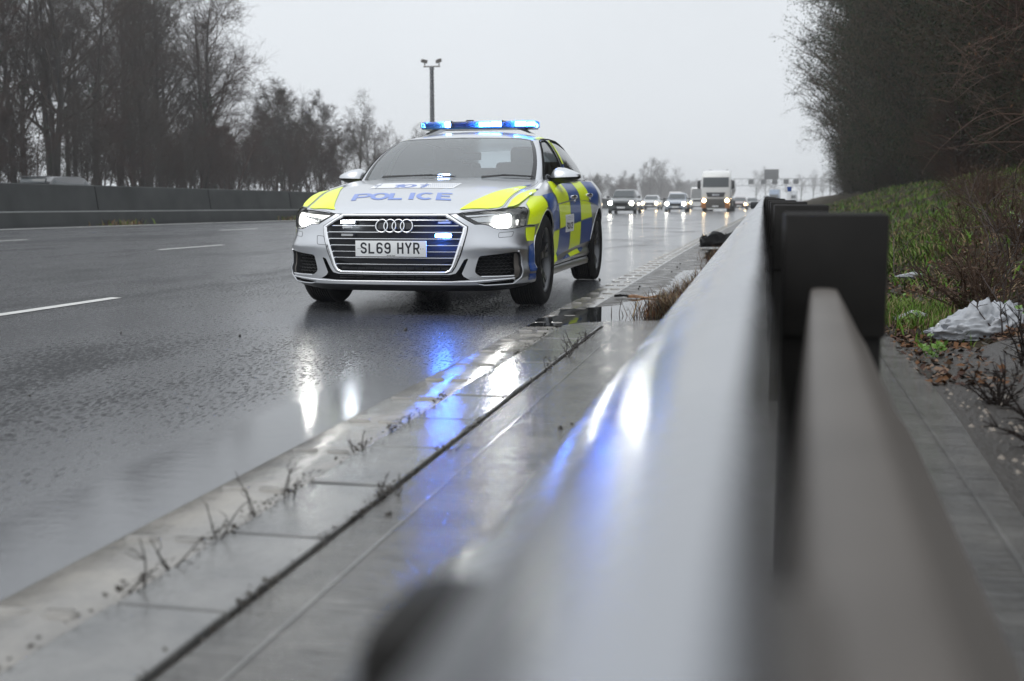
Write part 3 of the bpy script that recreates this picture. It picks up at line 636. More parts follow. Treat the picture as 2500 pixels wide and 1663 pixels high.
def patch(fn,poly,holes=(),st=.03,sc=1.0,d=0.0,bst=None):
    """triangulated piece of surface fn bounded by poly, with holes"""
    bst=bst or st
    loops=[dens(poly,bst,sc)]+[dens(h,bst,sc) for h in holes]
    pts=[];ed=[]
    for L in loops:
        o=len(pts);pts+=L;ed+=[(o+i,o+(i+1)%len(L)) for i in range(len(L))]
    B=np.array(pts)
    gx=np.arange(B[:,0].min()+st/sc*.5,B[:,0].max(),st/sc);gy=np.arange(B[:,1].min()+st*.5,B[:,1].max(),st)
    G=np.stack(np.meshgrid(gx,gy,indexing='ij'),-1).reshape(-1,2)
    if len(G):
        ok=inside(G,poly)
        for h in holes: ok&=~inside(G,h)
        G=G[ok]
    if len(G):
        D=np.full(len(G),9.0)
        for i in range(0,len(B),256):
            D=np.minimum(D,np.sqrt((((G[:,None,:]-B[None,i:i+256])*np.array([sc,1]))**2).sum(-1)).min(1))
        G=G[D>st*.4]
    allp=[Vector((x*sc,y)) for x,y in pts]+[Vector((x*sc,y)) for x,y in G]
    V,_,F,_,_,_=delaunay_2d_cdt(allp,ed,[],0,1e-5)
    V=np.array([(v.x/sc,v.y) for v in V]);F=[f for f in F]
    C=np.array([V[list(f)].mean(0) for f in F])
    ok=inside(C,poly)
    for h in holes: ok&=~inside(C,h)
    P=fn(V[:,0],V[:,1],d)
    b=MB();b.v=[tuple(p) for p in P.tolist()];b.f=[tuple(f) for f,k in zip(F,ok) if k];b.m=[0]*len(b.f)
    # outward winding
    s=0;c0=np.array([-1.5,0,.5])
    for f in b.f[::max(1,len(b.f)//60)]:
        a=P[f[0]];nrm=np.cross(P[f[1]]-a,P[f[2]]-a);dd=a-c0;dd[0]*=.3;s+=np.dot(nrm,dd)
    if s<0: b.f=[tuple(reversed(f)) for f in b.f]
    return b
def line(fn,path,r,d=0.0,n=6,st=.03,sc=1.0,closed=False,flat=1.0):
    P=list(path)
    Q=dens(P,st,sc) if closed else dens(P,st,sc)[:0]
    if not closed:
        for p,q in zip(P[:-1],P[1:]):
            L=math.hypot((q[0]-p[0])*sc,q[1]-p[1]);k=max(1,int(math.ceil(L/st)));Q+=[(p[0]+(q[0]-p[0])*i/k,p[1]+(q[1]-p[1])*i/k) for i in range(k)]
        Q.append(P[-1])
    q=np.array(Q);pp=fn(q[:,0],q[:,1],d);b=MB();b.tube(pp.tolist(),r,n,closed=closed,flat=flat);return b
DELTA=.0053
car=empty('police_car',(-2.5304,8.4907,0),-PI/2+DELTA)
tag(car,'silver police saloon with yellow and blue chequered sides and lit roof lights','police car')
SX=s_at_x
def arc(cx,r,a0,a1,n): # wheel arch in (s,z)
    return [(float(SX(cx+r*math.cos(a))),.345+r*math.sin(a)) for a in np.linspace(a0,a1,n)]
AR=.378; aa=math.asin((.345-.207)/AR)
AF=arc(0,AR,-aa,PI+aa,30); ARr=arc(-2.924,AR,-aa+.1,PI+aa-.1,30)
HEAD=[(.457,.703),(.577,.717),(.848,.739),(1.10,.749),(1.114,.736),(1.057,.675),(1.037,.615),(.934,.603),(.833,.596),(.782,.595),(.736,.605),(.692,.624),(.648,.632),(.59,.631),(.527,.665)]
GRO=[(0,.703),(.396,.703),(.539,.614),(.533,.576),(.486,.417),(.452,.338),(.427,.301),(.389,.290),(0,.289)]
GRI=[(0,.687),(.374,.687),(.507,.610),(.501,.576),(.4513,.42),(.426,.342),(.407,.315),(.383,.303),(0,.302)]
INT=[(.616,.411),(.883,.436),(.922,.435),(.948,.413),(.952,.285),(.940,.258),(.905,.233),(.880,.250),(.872,.269),(.628,.267),(.585,.296),(.593,.339)]
SLOT=[(.60,.223),(.872,.242),(.893,.229),(.883,.216),(.65,.209)]
LOWER=[(0,.279),(.413,.281),(.453,.291),(.474,.318),(.512,.385),(.532,.394),(.541,.391),(.496,.289),(.509,.269),(.554,.244),(.416,.236),(0,.236)]
def zb(s): return float(zbot(np.array(s)))
bot1=[(s,zb(s)) for s in np.linspace(0,float(SX(AR*math.cos(aa))),26)][:-1]
bot2=[(s,zb(s)) for s in np.linspace(float(SX(-AR*math.cos(aa))),float(SX(-2.924+AR)),30)][1:-1]
bot3=[(s,zb(s)) for s in np.linspace(float(SX(-2.924-AR)),SMAX,18)][1:]
top=[(s,float(ztop(np.array(s)))) for s in np.linspace(SMAX,.40,150)]
hull=bot1+AF+bot2+ARr+bot3+top+GRO[1:]+LOWER+[]
# doors
def col(x,z0,z1,n=8,bend=0.0): return [(float(SX(x+bend*math.sin(PI*t))),z0+(z1-z0)*t) for t in np.linspace(0,1,n)]
def topz(x): return float(ztop(np.array(SX(x))))-.003
FD=[(float(SX(x)),.262) for x in np.linspace(-.62,-1.60,12)]+[(float(SX(x)),z) for x,z in ((-1.62,.29),(-1.635,.55),(-1.625,.80))]+[(float(SX(x)),topz(x)) for x in np.linspace(-1.60,-.60,14)]+[(float(SX(x)),z) for x,z in ((-.548,.84),(-.555,.70),(-.575,.50),(-.60,.30))]
RD=[(float(SX(x)),.268) for x in np.linspace(-1.635,-2.40,12)]+[(float(SX(x)),z) for x,z in ((-2.455,.40),(-2.47,.55),(-2.52,.66),(-2.62,.745),(-2.68,.83))]+[(float(SX(x)),topz(x)) for x in np.linspace(-2.70,-1.615,14)]+[(float(SX(x)),z) for x,z in ((-1.637,.80),(-1.647,.55),(-1.633,.29))]
body=patch(skin,hull,[HEAD,rnd_poly(INT,.02),SLOT,FD,RD],.028,1.0,bst=.014); body.mirror_y()
# roof skin, pillars and rear deck belong to the body shell
gs=.27   # greenhouse u unit in metres, roughly
WS=rnd_poly([(0,-.03),(1.6,-.035),(3.16,-.02),(3.10,.30),(2.99,.70),(2.86,.968),(1.6,.968),(0,.972)],.03,4,gs,skip=(0,1,6,7))
WSF=[p for p in WS]+[(-a,b) for a,b in reversed(WS) if a>1e-6]
FW=rnd_poly([(4.35,.00),(4.12,.16),(4.10,.55),(4.40,.80),(4.95,.925),(5.66,.955),(5.80,.78),(6.10,.35),(6.28,.00)],.05,4,gs)
RW=rnd_poly([(6.46,.00),(6.30,.35),(6.10,.72),(6.02,.945),(6.7,.955),(8.0,.93),(9.0,.86),(9.75,.62),(10.05,.30),(10.1,.02)],.05,4,gs)
RWN=rnd_poly([(11.55,.08),(13,.06),(13,.95),(11.7,.93)],.05,4,gs,skip=(1,2))
ghp=[(0,-.03)]+[(u,-.10) for u in np.linspace(3.3,13,60)]+[(u,1.0) for u in np.linspace(13,0,80)]
gb_=patch(gh,ghp,[WS,FW,RW,RWN],.035,gs,bst=.02); gb_.mirror_y(); body.merge(gb_)
rp=[(float(x),float(y)) for x,y in _gt[::8]]
rp=rp+[(x,-y) for x,y in reversed(rp) if y>1e-4]
body.merge(patch(roof,rp,[],.05))
# rear deck and the strips beside the bonnet
def deck(x,y,d=0.0):
    x=np.asarray(x,float);y=np.asarray(y,float); q=np.linspace(SX(-2.6),SMAX,200); Q=skin(q,ztop(q))
    yq=np.interp(-x,-Q[:,0],Q[:,1]); t=np.clip(np.abs(y)/np.maximum(yq,1e-3),0,1); zc=np.interp(x,[-4.1,-3.9,-3.5,-2.6],[1.0,1.045,1.05,1.0]); zq=np.interp(-x,-Q[:,0],Q[:,2])
    return np.stack([x,y,zc-(zc-zq)*t**3+d],-1)
q=np.linspace(float(SX(-2.9)),SMAX,60); Q=skin(q,ztop(q)); dk=[(float(a),float(b)) for a,b in Q[:,:2]]; body.merge(patch(deck,dk+[(x,-y) for x,y in reversed(dk) if y>1e-3],[],.06))
bo=body.build('body',M['silver'],car,angle=50,fix=False)
# bonnet with its shut line; fender tops complete the shell
q=np.linspace(0,float(SX(-.78)),170); Q=skin(q,ztop(q)); edge=[(float(a),float(b)) for a,b in Q[:,:2]]
SHUT=[(.858,0),(.857,.2),(.845,.38),(.80,.52),(.742,.66),(.690,.715),(.60,.735),(.45,.737),(.2,.755),(-.10,.776),(-.30,.785),(-.45,.778),(-.56,.745)]
SHUT=[(float(x),float(y)) for x,y in cat(SHUT,6)]
rear=[(-.62,.60),(-.585,.35),(-.575,0)]
bn=SHUT+rear[:-1]
b=patch(bonnet,[(.859,0)]+SHUT[1:]+rear,[],.03,bst=.02); b.mirror_y(); bnt=b.build('bonnet',M['silver'],car,angle=50,fix=False)
def off_poly(P,k): # push outwards a touch
    return [(x+k*.6*(1 if x>.5 else .2),y+k*(1 if y>.1 else 0)) for x,y in P]
b=MB()
inner=[(x+.002,y+.0032) for x,y in SHUT[2:]]
strip_poly=[p for p in edge if p[1]>.30]
fp=inner+[(-.62,.74),(-.78,.70)]+[p for p in reversed(strip_poly)]
b=patch(bonnet,fp,[],.025,bst=.015); build2(b,'front_wing_top',M['silver'],car,angle=50,fix=False)
b=patch(lambda x,y,d=0:bonnet(x,y,d-.012),[(.85,.30),(.7,.76),(.2,.80),(-.45,.80),(-.80,.72),(-.80,0),(.85,0)],[],.08); b.mirror_y(); b.build('scuttle',M['gap'],car,fix=False)
# doors
hy={}
for sgn in (1,-1):
    for nm,P in (('front_door',FD),('rear_door',RD)):
        cx=sum(p[0] for p in P)/len(P);cz=sum(p[1] for p in P)/len(P)
        PI_=[(cx+(a-cx)*.9955,cz+(z-cz)*.992) for a,z in P]
        b=patch(skin,PI_,[],.03,bst=.02)
        if sgn<0: b.v=[(x,-y,z) for x,y,z in b.v]; b.f=[tuple(reversed(f)) for f in b.f]
        dr=b.build('door',M['silver'],car,angle=50,fix=False)
        xh=-1.44 if nm=='front_door' else -2.31; zh=.828 if nm=='front_door' else .850
        p=skin(float(SX(xh)),zh); b=MB(); rg=[]
        for k in range(9):
            t=k/8; xx=p[0]+.125-.25*t; e=math.sin(PI*min(1,max(0,t*1.0)))**.5
            pp=skin(float(SX(xx)),zh); c=(xx,(pp[1]+.012+.026*e),zh); hz=.019*(.55+.45*e)
            rg.append([(c[0],c[1]+.012*math.cos(a)-.012,c[2]+hz*math.sin(a)) for a in np.linspace(0,2*PI,11)[:-1]])
        b.loft(rg); b.box((p[0]-.03,p[1]+.012,zh-.03),(.05,.012,.035),0,.008)
        if sgn<0: b.v=[(x,-y,z) for x,y,z in b.v]
        b.build('handle',M['chrome'],dr)
        # sill strip of the door
        if nm=='front_door': pass
# dark underlay behind every gap, floor pan and arch liners
b=patch(lambda s,z,d=0:skin(s,z,-.02),[(float(SX(-.42)),.24),(float(SX(-2.52)),.24),(float(SX(-2.78)),.80),(float(SX(-2.75)),.95),(float(SX(-.5)),.93),(float(SX(-.42)),.80)],[],.06); build2(b,'door_frame',M['gap'],car,fix=False)
b=MB(); b.box((-1.45,0,.24),(2.1,1.66,.10)); b.box((.48,0,.235),(.40,1.15,.07)); b.box((-3.55,0,.29),(.8,1.5,.12))
for x in (0,-2.924):
    for sg in (1,-1): 
        b.loft([[(x+.40*math.cos(a),sg*y,.345+.40*math.sin(a)) for a in np.linspace(-.35,PI+.35,20)] for y in (.60,.905)],closed=False,cap=False); b.box((x,sg*.60,.5),(.8,.02,.55))
b.build('underbody',M['gap'],car,smooth=False)
# front lower lip
b=MB(); rg=[]
for s in np.linspace(-1.12,1.12,60):
    a=abs(s); P0=skin(s,.207); P1=skin(s,.155,-.004-.05*max(0,a-.5)); rg.append([tuple(P0+np.array([.002,0,0])),tuple(skin(s,.185,.004)),tuple(P1),tuple(P1-np.array([.05,0,0])),tuple(P0-np.array([.05,0,0]))])
b.loft(rg); b.build('front_splitter',M['black'],car)
# wheel arch lips
for cx in (0,-2.924):
    P=arc(cx,AR+.004,-.1,PI+.1,40); build2(line(skin,P,.0045,.000,st=.05),'arch_lip',M['silver'],car)
# side skirt
b=MB(); rg=[]
for x in np.linspace(-.40,-2.50,24):
    s=float(SX(x)); p=skin(s,.262); rg.append([(x,p[1]+.004,.262),(x,p[1]+.016,.232),(x,p[1]+.010,.195),(x,p[1]-.07,.17),(x,p[1]-.09,.25)])
b.loft(rg); build2(b,'side_skirt',M['silver'],car)
b=line(skin,[(float(SX(x)),.263) for x in np.linspace(-.42,-2.5,20)],.0035,.002); build2(b,'skirt_gap',M['gap'],car)

# ---------------- front face
gp=GRI[:]; full=gp+[(-a,z) for a,z in reversed(gp) if a>1e-6]
gr=patch(lambda s,z,d=0:skin(s,z,-.055),[(a*1.04,z) for a,z in full],[],.05).build('grille',M['grille_back'],car,fix=False)
# chrome surround: bevelled band
def band(P_out,P_in,d0,d1,d2,name,material,parent):
    po=dens(P_out,.02,1);k=len(po)
    qi=[]
    def lerp_loop(P,n):
        P=list(P);L=[0]
        for a,b2 in zip(P,P[1:]): L.append(L[-1]+math.dist(a,b2))
        return [tuple(np.array([np.interp(t*L[-1],L,[p[0] for p in P]),np.interp(t*L[-1],L,[p[1] for p in P])])) for t in np.linspace(0,1,n)]
    outp=[];segs=len(P_out)-1
    A=[];B=[]
    for i in range(segs):
        n=max(2,int(math.dist(P_out[i],P_out[i+1])/.015))
        for t in np.linspace(0,1,n,endpoint=False):
            A.append(tuple(np.array(P_out[i])*(1-t)+np.array(P_out[i+1])*t));B.append(tuple(np.array(P_in[i])*(1-t)+np.array(P_in[i+1])*t))
    A.append(P_out[-1]);B.append(P_in[-1]);A=np.array(A);B=np.array(B);Mi=A*.42+B*.58
    rings=[skin(A[:,0],A[:,1],d0),skin(A[:,0],A[:,1],d1),skin(Mi[:,0],Mi[:,1],d1+.003),skin(B[:,0],B[:,1],d1-.002),skin(B[:,0],B[:,1],d2)]
    b=MB();b.loft([r.tolist() for r in rings],closed=False,cap=False);b.mirror_y();return b.build(name,material,parent,angle=25)
GRO2=[(0,.7035),(.394,.7035),(.535,.614),(.529,.576),(.482,.417),(.449,.339),(.424,.302),(.387,.292),(0,.291)]
band(GRO2,GRI,-.006,.010,-.05,'grille_frame',M['chrome'],gr)
b=line(skin,[(a+.002,z-.001 if z<.5 else z+.001) for a,z in GRO],.0025,.003); build2(b,'frame_gap',M['gap'],gr)
for z,smax in ((.661,.412),(.621,.474),(.576,.498),(.530,.487),(.484,.475),(.440,.460),(.397,.446),(.351,.428)):
    segs=[(-smax,smax)]
    if z in (.661,.621,.576): w=.105 if z!=.621 else .142; segs=[(-smax,-w+.006),(w+.006,smax)]
    for a0,a1 in segs:
        n=24; S=np.linspace(a0,a1,n); rg=[]
        for s in S:
            q=[skin(s,z+dz,d) for dz,d in ((-.0042,-.018),(-.0042,-.011),(-.002,-.008),(.002,-.008),(.0042,-.011),(.0042,-.018))]; rg.append([tuple(p) for p in q])
        b=MB(); b.loft(rg); b.build('grille_bar',M['chrome'],gr,angle=30)
# dark slat below the bars
b=MB()
for z in (.326,.318): 
    for k in range(-6,7): b.box(tuple(skin(k*.062,z,-.035)),(.01,.052,.004))
b.build('lower_mesh',M['black'],gr,smooth=False)
# four interlocked rings
b=MB()
for k in range(4):
    cy_=-.083+.0600*k*1.0; pts=[]
    cyk=-.0845+.0607*k
    for i in range(40):
        a=2*PI*i/40; p=skin(cyk+.0437*math.cos(a)+.006,.6195+.0437*math.sin(a),.006); pts.append(tuple(p))
    b.tube(pts,.0046,8,closed=True)
bd=b.build('ring_badge',M['chrome'],gr)
b=patch(skin,rnd_poly([(-.125,.598),(.137,.598),(.137,.641),(-.125,.641)],.02),[],.03,d=-.008); b.build('badge_back',M['gloss_black'],gr,fix=False)
def led(s0,s1,z0,z1,material,name='grille_light',d=-.004):
    b=MB(); rg=[]
    b=patch(skin,rnd_poly([(s0,z0),(s1,z0),(s1,z1),(s0,z1)],.007),[],.02,d=d)
    o=b.build(name,material,gr,fix=False)
    c=skin((s0+s1)/2,(z0+z1)/2,d-.02); h=MB(); h.box(tuple(c-np.array([.004,0,0])),(.024,abs(s1-s0)+.008,z1-z0+.008),0,.004,rot=Matrix.Rotation(0,3,'Z')); h.build('light_housing',M['black'],o)
led(-.402,-.294,.637,.656,M['led_white']); led(.310,.424,.541,.565,M['led_blue']); pl=bpy.data.lights.new('grille_lamp_glow','POINT'); pl.energy=7; pl.color=(.04,.18,1.0); pl.shadow_soft_size=.02
plo_=bpy.data.objects.new('grille_lamp_glow',pl); COL.objects.link(plo_); plo_.parent=gr; plo_.location=tuple(map(float,skin(.367,.553,.012)))
led(-.390,-.297,.548,.563,M['led_off']); led(.328,.418,.637,.650,M['led_off'])
# lower black opening and its mesh
lo=[(a,z) for a,z in LOWER]; full=lo+[(-a,z) for a,z in reversed(lo) if a>1e-6]
b=patch(lambda s,z,d=0:skin(s,z,-.045),[(0,.285),(.55,.40),(.56,.23),(0,.23)],[],.05); b.mirror_y(); lw=b.build('lower_grille',M['pit'],car,fix=False)
b=MB()
for z in (.268,.252):
    for k in range(-6,7): b.box(tuple(skin(k*.064,z,-.03)),(.012,.054,.005))
b.build('slats',M['gloss_black'],lw,smooth=False)
b=line(skin,[(0,.233),(.416,.231),(.57,.233),(.75,.245),(.880,.250)],.0058,.004,8); build2(b,'chrome_strip',M['satin'],car)
b=line(skin,[(.615,.214),(.655,.206),(.89,.210),(.945,.255),(.957,.285),(.955,.40),(.942,.425),(.915,.441)],.0045,.001,8); build2(b,'intake_edge',M['silver'],car)
# side intakes: dark honeycomb set back inside
for sg in (1,-1):
    P=[(a,z) for a,z in INT]
    b=patch(lambda s,z,d=0:skin(s,z,-.075),[(.55,.245),(1.02,.22),(1.02,.45),(.58,.43)],[],.04)
    if sg<0: b.v=[(x,-y,z) for x,y,z in b.v]; b.f=[tuple(reversed(f)) for f in b.f]
    it=b.build('side_intake',M['gap'],car,fix=False)
    b=MB(); rr=random.Random(3)
    for i in range(7):
        z=.285+i*.022
        for k in range(7):
            s=.615+k*.043+(.02 if i%2 else 0)
            if s>.90 or s<.60+max(0,(.36-z))*.2: continue
            b.tube([tuple(skin(sg*(s+dx),z+dz,-.055+.006*(i%2))) for dx,dz in ((-.020,.0),(-.010,.008),(.010,.008),(.020,.0))],.0032,4)
    b.build('honeycomb',M['black'],it)
    # return walls of the opening
    A=np.array(dens(rnd_poly(P,.02),.015,1)); b=MB(); b.loft([skin(sg*A[:,0],A[:,1],0).tolist()+[skin(sg*A[0,0],A[0,1],0).tolist()],skin(sg*A[:,0],A[:,1],-.03).tolist()+[skin(sg*A[0,0],A[0,1],-.03).tolist()],skin(sg*A[:,0],A[:,1],-.08).tolist()+[skin(sg*A[0,0],A[0,1],-.08).tolist()]],closed=False,cap=False)
    b.build('intake_wall',M['black'],it,angle=40)
    b=patch(skin,rnd_poly([(.897,.424),(.922,.429),(.943,.408),(.947,.288),(.935,.262),(.908,.241),(.890,.258),(.893,.29)],.01),[],.02,d=-.018)
    if sg<0: b.v=[(x,-y,z) for x,y,z in b.v]; b.f=[tuple(reversed(f)) for f in b.f]
    b.build('intake_side_trim',M['steel_dk'],it,fix=False)
    b=line(lambda s,z,d=0:skin(sg*s,z,d),[(.63,.268),(.75,.2675),(.872,.269)],.0055,.002,8); b.build('blade_edge',M['satin'],it)
    b=patch(skin,[(.59,.20),(.95,.195),(.95,.245),(.59,.232)],[],.03,d=-.03)
    if sg<0: b.v=[(x,-y,z) for x,y,z in b.v]; b.f=[tuple(reversed(f)) for f in b.f]
    b.build('slot_back',M['gap'],it,fix=False)
build2(line(skin,rnd_poly([(.757,.538),(.878,.543),(.908,.578),(.768,.573)],.015),.0016,.0005,closed=True,st=.02),'washer_flap',M['black'],car)
line(skin,rnd_poly([(-.578,.488),(-.51,.483),(-.53,.545),(-.59,.55)],.012),.0016,.0005,closed=True,st=.02).build('tow_flap',M['black'],car)
b=line(skin,[(1.045,.617),(1.14,.6165),(float(SX(.372))+.0,.614)],.0028,.001); build2(b,'bumper_gap',M['gap'],car)
# headlamps
for sg in (1,-1):
    fl=(lambda b:b) if sg>0 else (lambda b:(setattr(b,'v',[(x,-y,z) for x,y,z in b.v]),setattr(b,'f',[tuple(reversed(f)) for f in b.f]),b)[2])
    b=patch(lambda s,z,d=0:skin(s,z,-.05),[(a+(a-.85)*.03,z) for a,z in HEAD],[],.03); hl=fl(b).build('headlight',M['lamp_dark'],car,fix=False); hl['label']='lit headlight'
    A=np.array(HEAD+[HEAD[0]]); A=np.array(dens(HEAD,.02,1)); A=np.vstack([A,A[:1]]); b=MB(); b.loft([skin(A[:,0],A[:,1],-.001).tolist(),skin(A[:,0],A[:,1],-.055).tolist()],closed=False,cap=False); fl(b).build('lamp_rim',M['gap'],hl,angle=40)
    b=patch(skin,[(.545,.680),(.93,.702),(.945,.665),(.76,.645),(.62,.645)],[],.03,d=-.035); fl(b).build('reflector_panel',M['reflector'],hl,fix=False)
    b=patch(skin,rnd_poly([(.765,.672),(.83,.695),(.915,.699),(.908,.650),(.893,.614),(.79,.611),(.742,.640)],.015),[],.02,d=-.022); fl(b).build('projector',M['head_on'],hl,fix=False)
    if sg<0:
        b=patch(skin,[(.51,.690),(.94,.713),(1.00,.712),(.985,.64),(.93,.615),(.90,.65),(.92,.695),(.72,.676),(.56,.672)],[],.02,d=-.020); fl(b).build('running_light',M['drl_on'],hl,fix=False)
        for k in range(4):
            b=MB(); c=skin(.64+.045*k,.668+.004*k,-.018); b.box(tuple(c),(.01,.03,.014),0,.003); fl(b).build('lamp_module',M['reflector'],hl)
    else:
        b=patch(skin,[(.517,.690),(.936,.712),(.930,.704),(.544,.681)],[],.02,d=-.020); fl(b).build('running_light',M['satin'],hl,fix=False)
        b=patch(skin,[(.955,.700),(1.02,.70),(.99,.65),(.955,.63)],[],.02,d=-.025); fl(b).build('indicator_panel',M['reflector'],hl,fix=False)
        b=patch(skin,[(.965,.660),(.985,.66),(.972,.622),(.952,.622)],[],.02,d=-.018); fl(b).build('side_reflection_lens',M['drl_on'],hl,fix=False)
    b=patch(skin,HEAD,[],.03,bst=.015,d=.0005); fl(b).build('cover',M['glass'],hl,fix=False)
    b=line(lambda s,z,d=0:skin(sg*s,z,d),HEAD,.003,0,closed=True); b.build('seal',M['gap'],hl)
# plate with stroke lettering
pt=skin(-.004,.4617,.012); plo=MB(); plo.box((0,0,0),(.006,.52,.111),0,.002)
plate=plo.build('number_plate',M['plate'],car,loc=(float(pt[0])+.004,-.004,.4617))
def arcp(cx,cy,rx,ry,a0,a1,n=10): return [(cx+rx*math.cos(math.radians(a0+(a1-a0)*k/n)),cy+ry*math.sin(math.radians(a0+(a1-a0)*k/n))) for k in range(n+1)]
G={'S':[arcp(.25,.575,.18,.355-.0,20,90)[:0]+[(.43,.72)]+arcp(.25,.72,.18,.21,10,180,10)+[(.08,.66)]+[(.12,.56),(.38,.44),(.43,.33)]+arcp(.25,.28,.18,.21,0,-180,12)],
'L':[[(.07,.93),(.07,.07),(.46,.07)]],
'6':[[(.42,.74)]+arcp(.25,.74,.18,.19,10,180,8)+[(.07,.27)]+arcp(.25,.27,.18,.20,180,540,18)[0:0]+arcp(.25,.27,.18,.20,180,360,9)+arcp(.25,.33,.18,.20,0,180,9)],
'9':[[(.08,.26)]+arcp(.25,.26,.18,.19,-170,0,8)+[(.43,.73)]+arcp(.25,.73,.18,.20,0,180,9)+arcp(.25,.67,.18,.20,180,360,9)],
'H':[[(.07,0),(.07,1)],[(.43,0),(.43,1)],[(.07,.5),(.43,.5)]],
'Y':[[(.04,1),(.25,.48),(.46,1)],[(.25,.48),(.25,0)]],
'R':[[(.07,0),(.07,.93),(.28,.93)]+arcp(.28,.70,.15,.23,90,-90,9)+[(.07,.47)],[(.26,.47),(.45,0)]],
'P':[[(.07,0),(.07,.93),(.30,.93)]+arcp(.30,.68,.16,.25,90,-90,9)+[(.07,.43)]],
'O':[arcp(.27,.5,.21,.43,0,360,24)],'I':[[(.12,0),(.12,1)]],'C':[arcp(.27,.5,.21,.43,48,312,20)],'E':[[(.48,.93),(.07,.93),(.07,.07),(.48,.07)],[(.07,.51),(.42,.51)]],
'1':[[(.08,.78),(.27,.95),(.27,0)]],'0':[arcp(.26,.5,.20,.43,0,360,24)]}
def stroke(paths,wd,ht,th,fn):
    """flat ribbon letters; fn maps (x,y) to a surface point"""
    b=MB()
    for P in paths:
        q=[Vector((x*wd/.5,y*ht)) for x,y in P]; Q=[]
        for a,c in zip(q,q[1:]):
            k=max(1,int((c-a).length/.016)); Q+=[a.lerp(c,i/k) for i in range(k)]
        q=Q+[q[-1]]; R=[q[0]]
        for p in q[1:]:
            if (p-R[-1]).length>1e-5: R.append(p)
        q=R; n=len(q); vs=[]; cl=(q[0]-q[-1]).length<1e-4
        for i in range(n):
            a=q[i-1] if (i>0 or not cl) else q[-2]; c=q[(i+1)%n] if (i<n-1 or not cl) else q[1]
            if i==0 and not cl: d0=d1=(q[1]-q[0]).normalized()
            elif i==n-1 and not cl: d0=d1=(q[-1]-q[-2]).normalized()
            else: d0=(q[i]-a).normalized();d1=(c-q[i]).normalized()
            t=(d0+d1); t=t.normalized() if t.length>1e-6 else d0; nn=Vector((-t.y,t.x)); k=1/max(.5,nn.dot(Vector((-d0.y,d0.x))))
            vs+=[fn(q[i]+nn*th*.5*k),fn(q[i]-nn*th*.5*k)]
        b.add(vs,[(2*i,2*i+1,2*i+3,2*i+2) for i in range(n-1)])
    return b
x0=-.222; adv=.0585
for i,ch in enumerate('SL69 HYR'):
    if ch==' ': x0-=.0235; continue
    ox=x0+i*adv
    b=stroke(G[ch],.047,.077,.0128,lambda p,ox=ox:(.0034,ox+p.x,-.0345+p.y)); b.build('character',M['ink'],plate,smooth=False)
for sy in (-.24,-.225,.235,.218): b=MB(); b.lathe([(0,.0042),(.003,.004),(.003,.003)],8,'x',(0,sy,0)); b.build('screw',M['ink'],plate)
def textmesh(body,size,fn,name,material,parent,bold=.0,shear=0.0):
    cu=bpy.data.curves.new('lettering','FONT'); cu.body=body; cu.size=size; cu.offset=bold; cu.shear=shear; cu.align_x='CENTER'
    o=bpy.data.objects.new('lettering',cu); COL.objects.link(o); dg=bpy.context.evaluated_depsgraph_get(); me=o.evaluated_get(dg).to_mesh()
    b=MB(); b.add([fn(v.co) for v in me.vertices],[tuple(p.vertices) for p in me.polygons]); o.evaluated_get(dg).to_mesh_clear(); bpy.data.objects.remove(o); bpy.data.curves.remove(cu)
    return b.build(name,material,parent,smooth=False)
textmesh('Arnold Clark',.0115,lambda c:(.0034,.0+c.x,-.0515+c.y),'dealer_lettering',M['ink'],plate,.0003,.25)
textmesh('quattro',.026,lambda c:tuple(skin(-.345+c.x,.604+c.y,-.004)),'script_badge',M['satin'],gr,.0004)

# ---------------- livery
def livery(fn,poly,material,name='livery_panel',d=.0032,st=.022,sc=1.0,both=True,holes=()):
    b=patch(fn,poly,list(holes),st,sc,d,bst=min(st,.02))
    return build2(b,name,material,car,fix=False) if both else b.build(name,material,car,fix=False)
def sx(P): return [(float(SX(x)),z) for x,z in P]
yl,bl=M['yellow'],M['blue']
tp=lambda x:topz(x)-.006
# chequer cells, three rows
c1=[-.50,-1.185,-1.80,-2.31,-2.66]
arcf=lambda a0,a1,r=.395,n=10,cx=0:[(cx+r*math.cos(a),.345+r*math.sin(a)) for a in np.linspace(a0,a1,n)]
livery(skin,sx([(-.49,.865),(-.585,.772),(-1.20,.800),(-1.165,tp(-1.16)),(-.62,tp(-.62)),(-.53,.90)]),yl)
livery(skin,sx([(-1.19,.801),(-1.175,tp(-1.17)),(-1.79,tp(-1.79)),(-1.80,.806)]),bl)
livery(skin,sx([(-1.81,.806),(-1.80,tp(-1.8)),(-2.33,tp(-2.33)),(-2.30,.795)]),yl)
livery(skin,sx([(-2.31,.795),(-2.34,tp(-2.34)),(-2.95,tp(-2.95)),(-2.80,.745)]),bl)
livery(skin,sx([(-.05,.838),(-.44,.862),(-.535,.778)]+arcf(2.35,1.75,.40,6)),bl)
livery(skin,sx([(-.31,.615),(-.545,.764),(-.60,.765),(-.715,.572),(-.41,.556)]),bl)
livery(skin,sx([(-.61,.763),(-1.225,.788),(-1.31,.592),(-.755,.568)]),yl)
livery(skin,sx([(-1.235,.789),(-1.81,.803),(-1.885,.615),(-1.32,.592)]),bl)
livery(skin,sx([(-1.82,.803),(-2.29,.788),(-2.36,.775),(-2.47,.645),(-1.90,.618)]),yl)
livery(skin,sx([(-.41,.548),(-.725,.560),(-.80,.325),(-.66,.27),(-.42,.268),(-.39,.40)]),yl)
livery(skin,sx([(-.735,.560),(-1.325,.584),(-1.42,.365),(-1.0,.345),(-.80,.330)]),bl)
livery(skin,sx([(-1.335,.584),(-1.89,.608),(-2.0,.392),(-1.43,.366)]),yl)
livery(skin,sx([(-1.90,.608),(-2.50,.636),(-2.54,.50),(-2.52,.41),(-2.01,.393)]),bl)
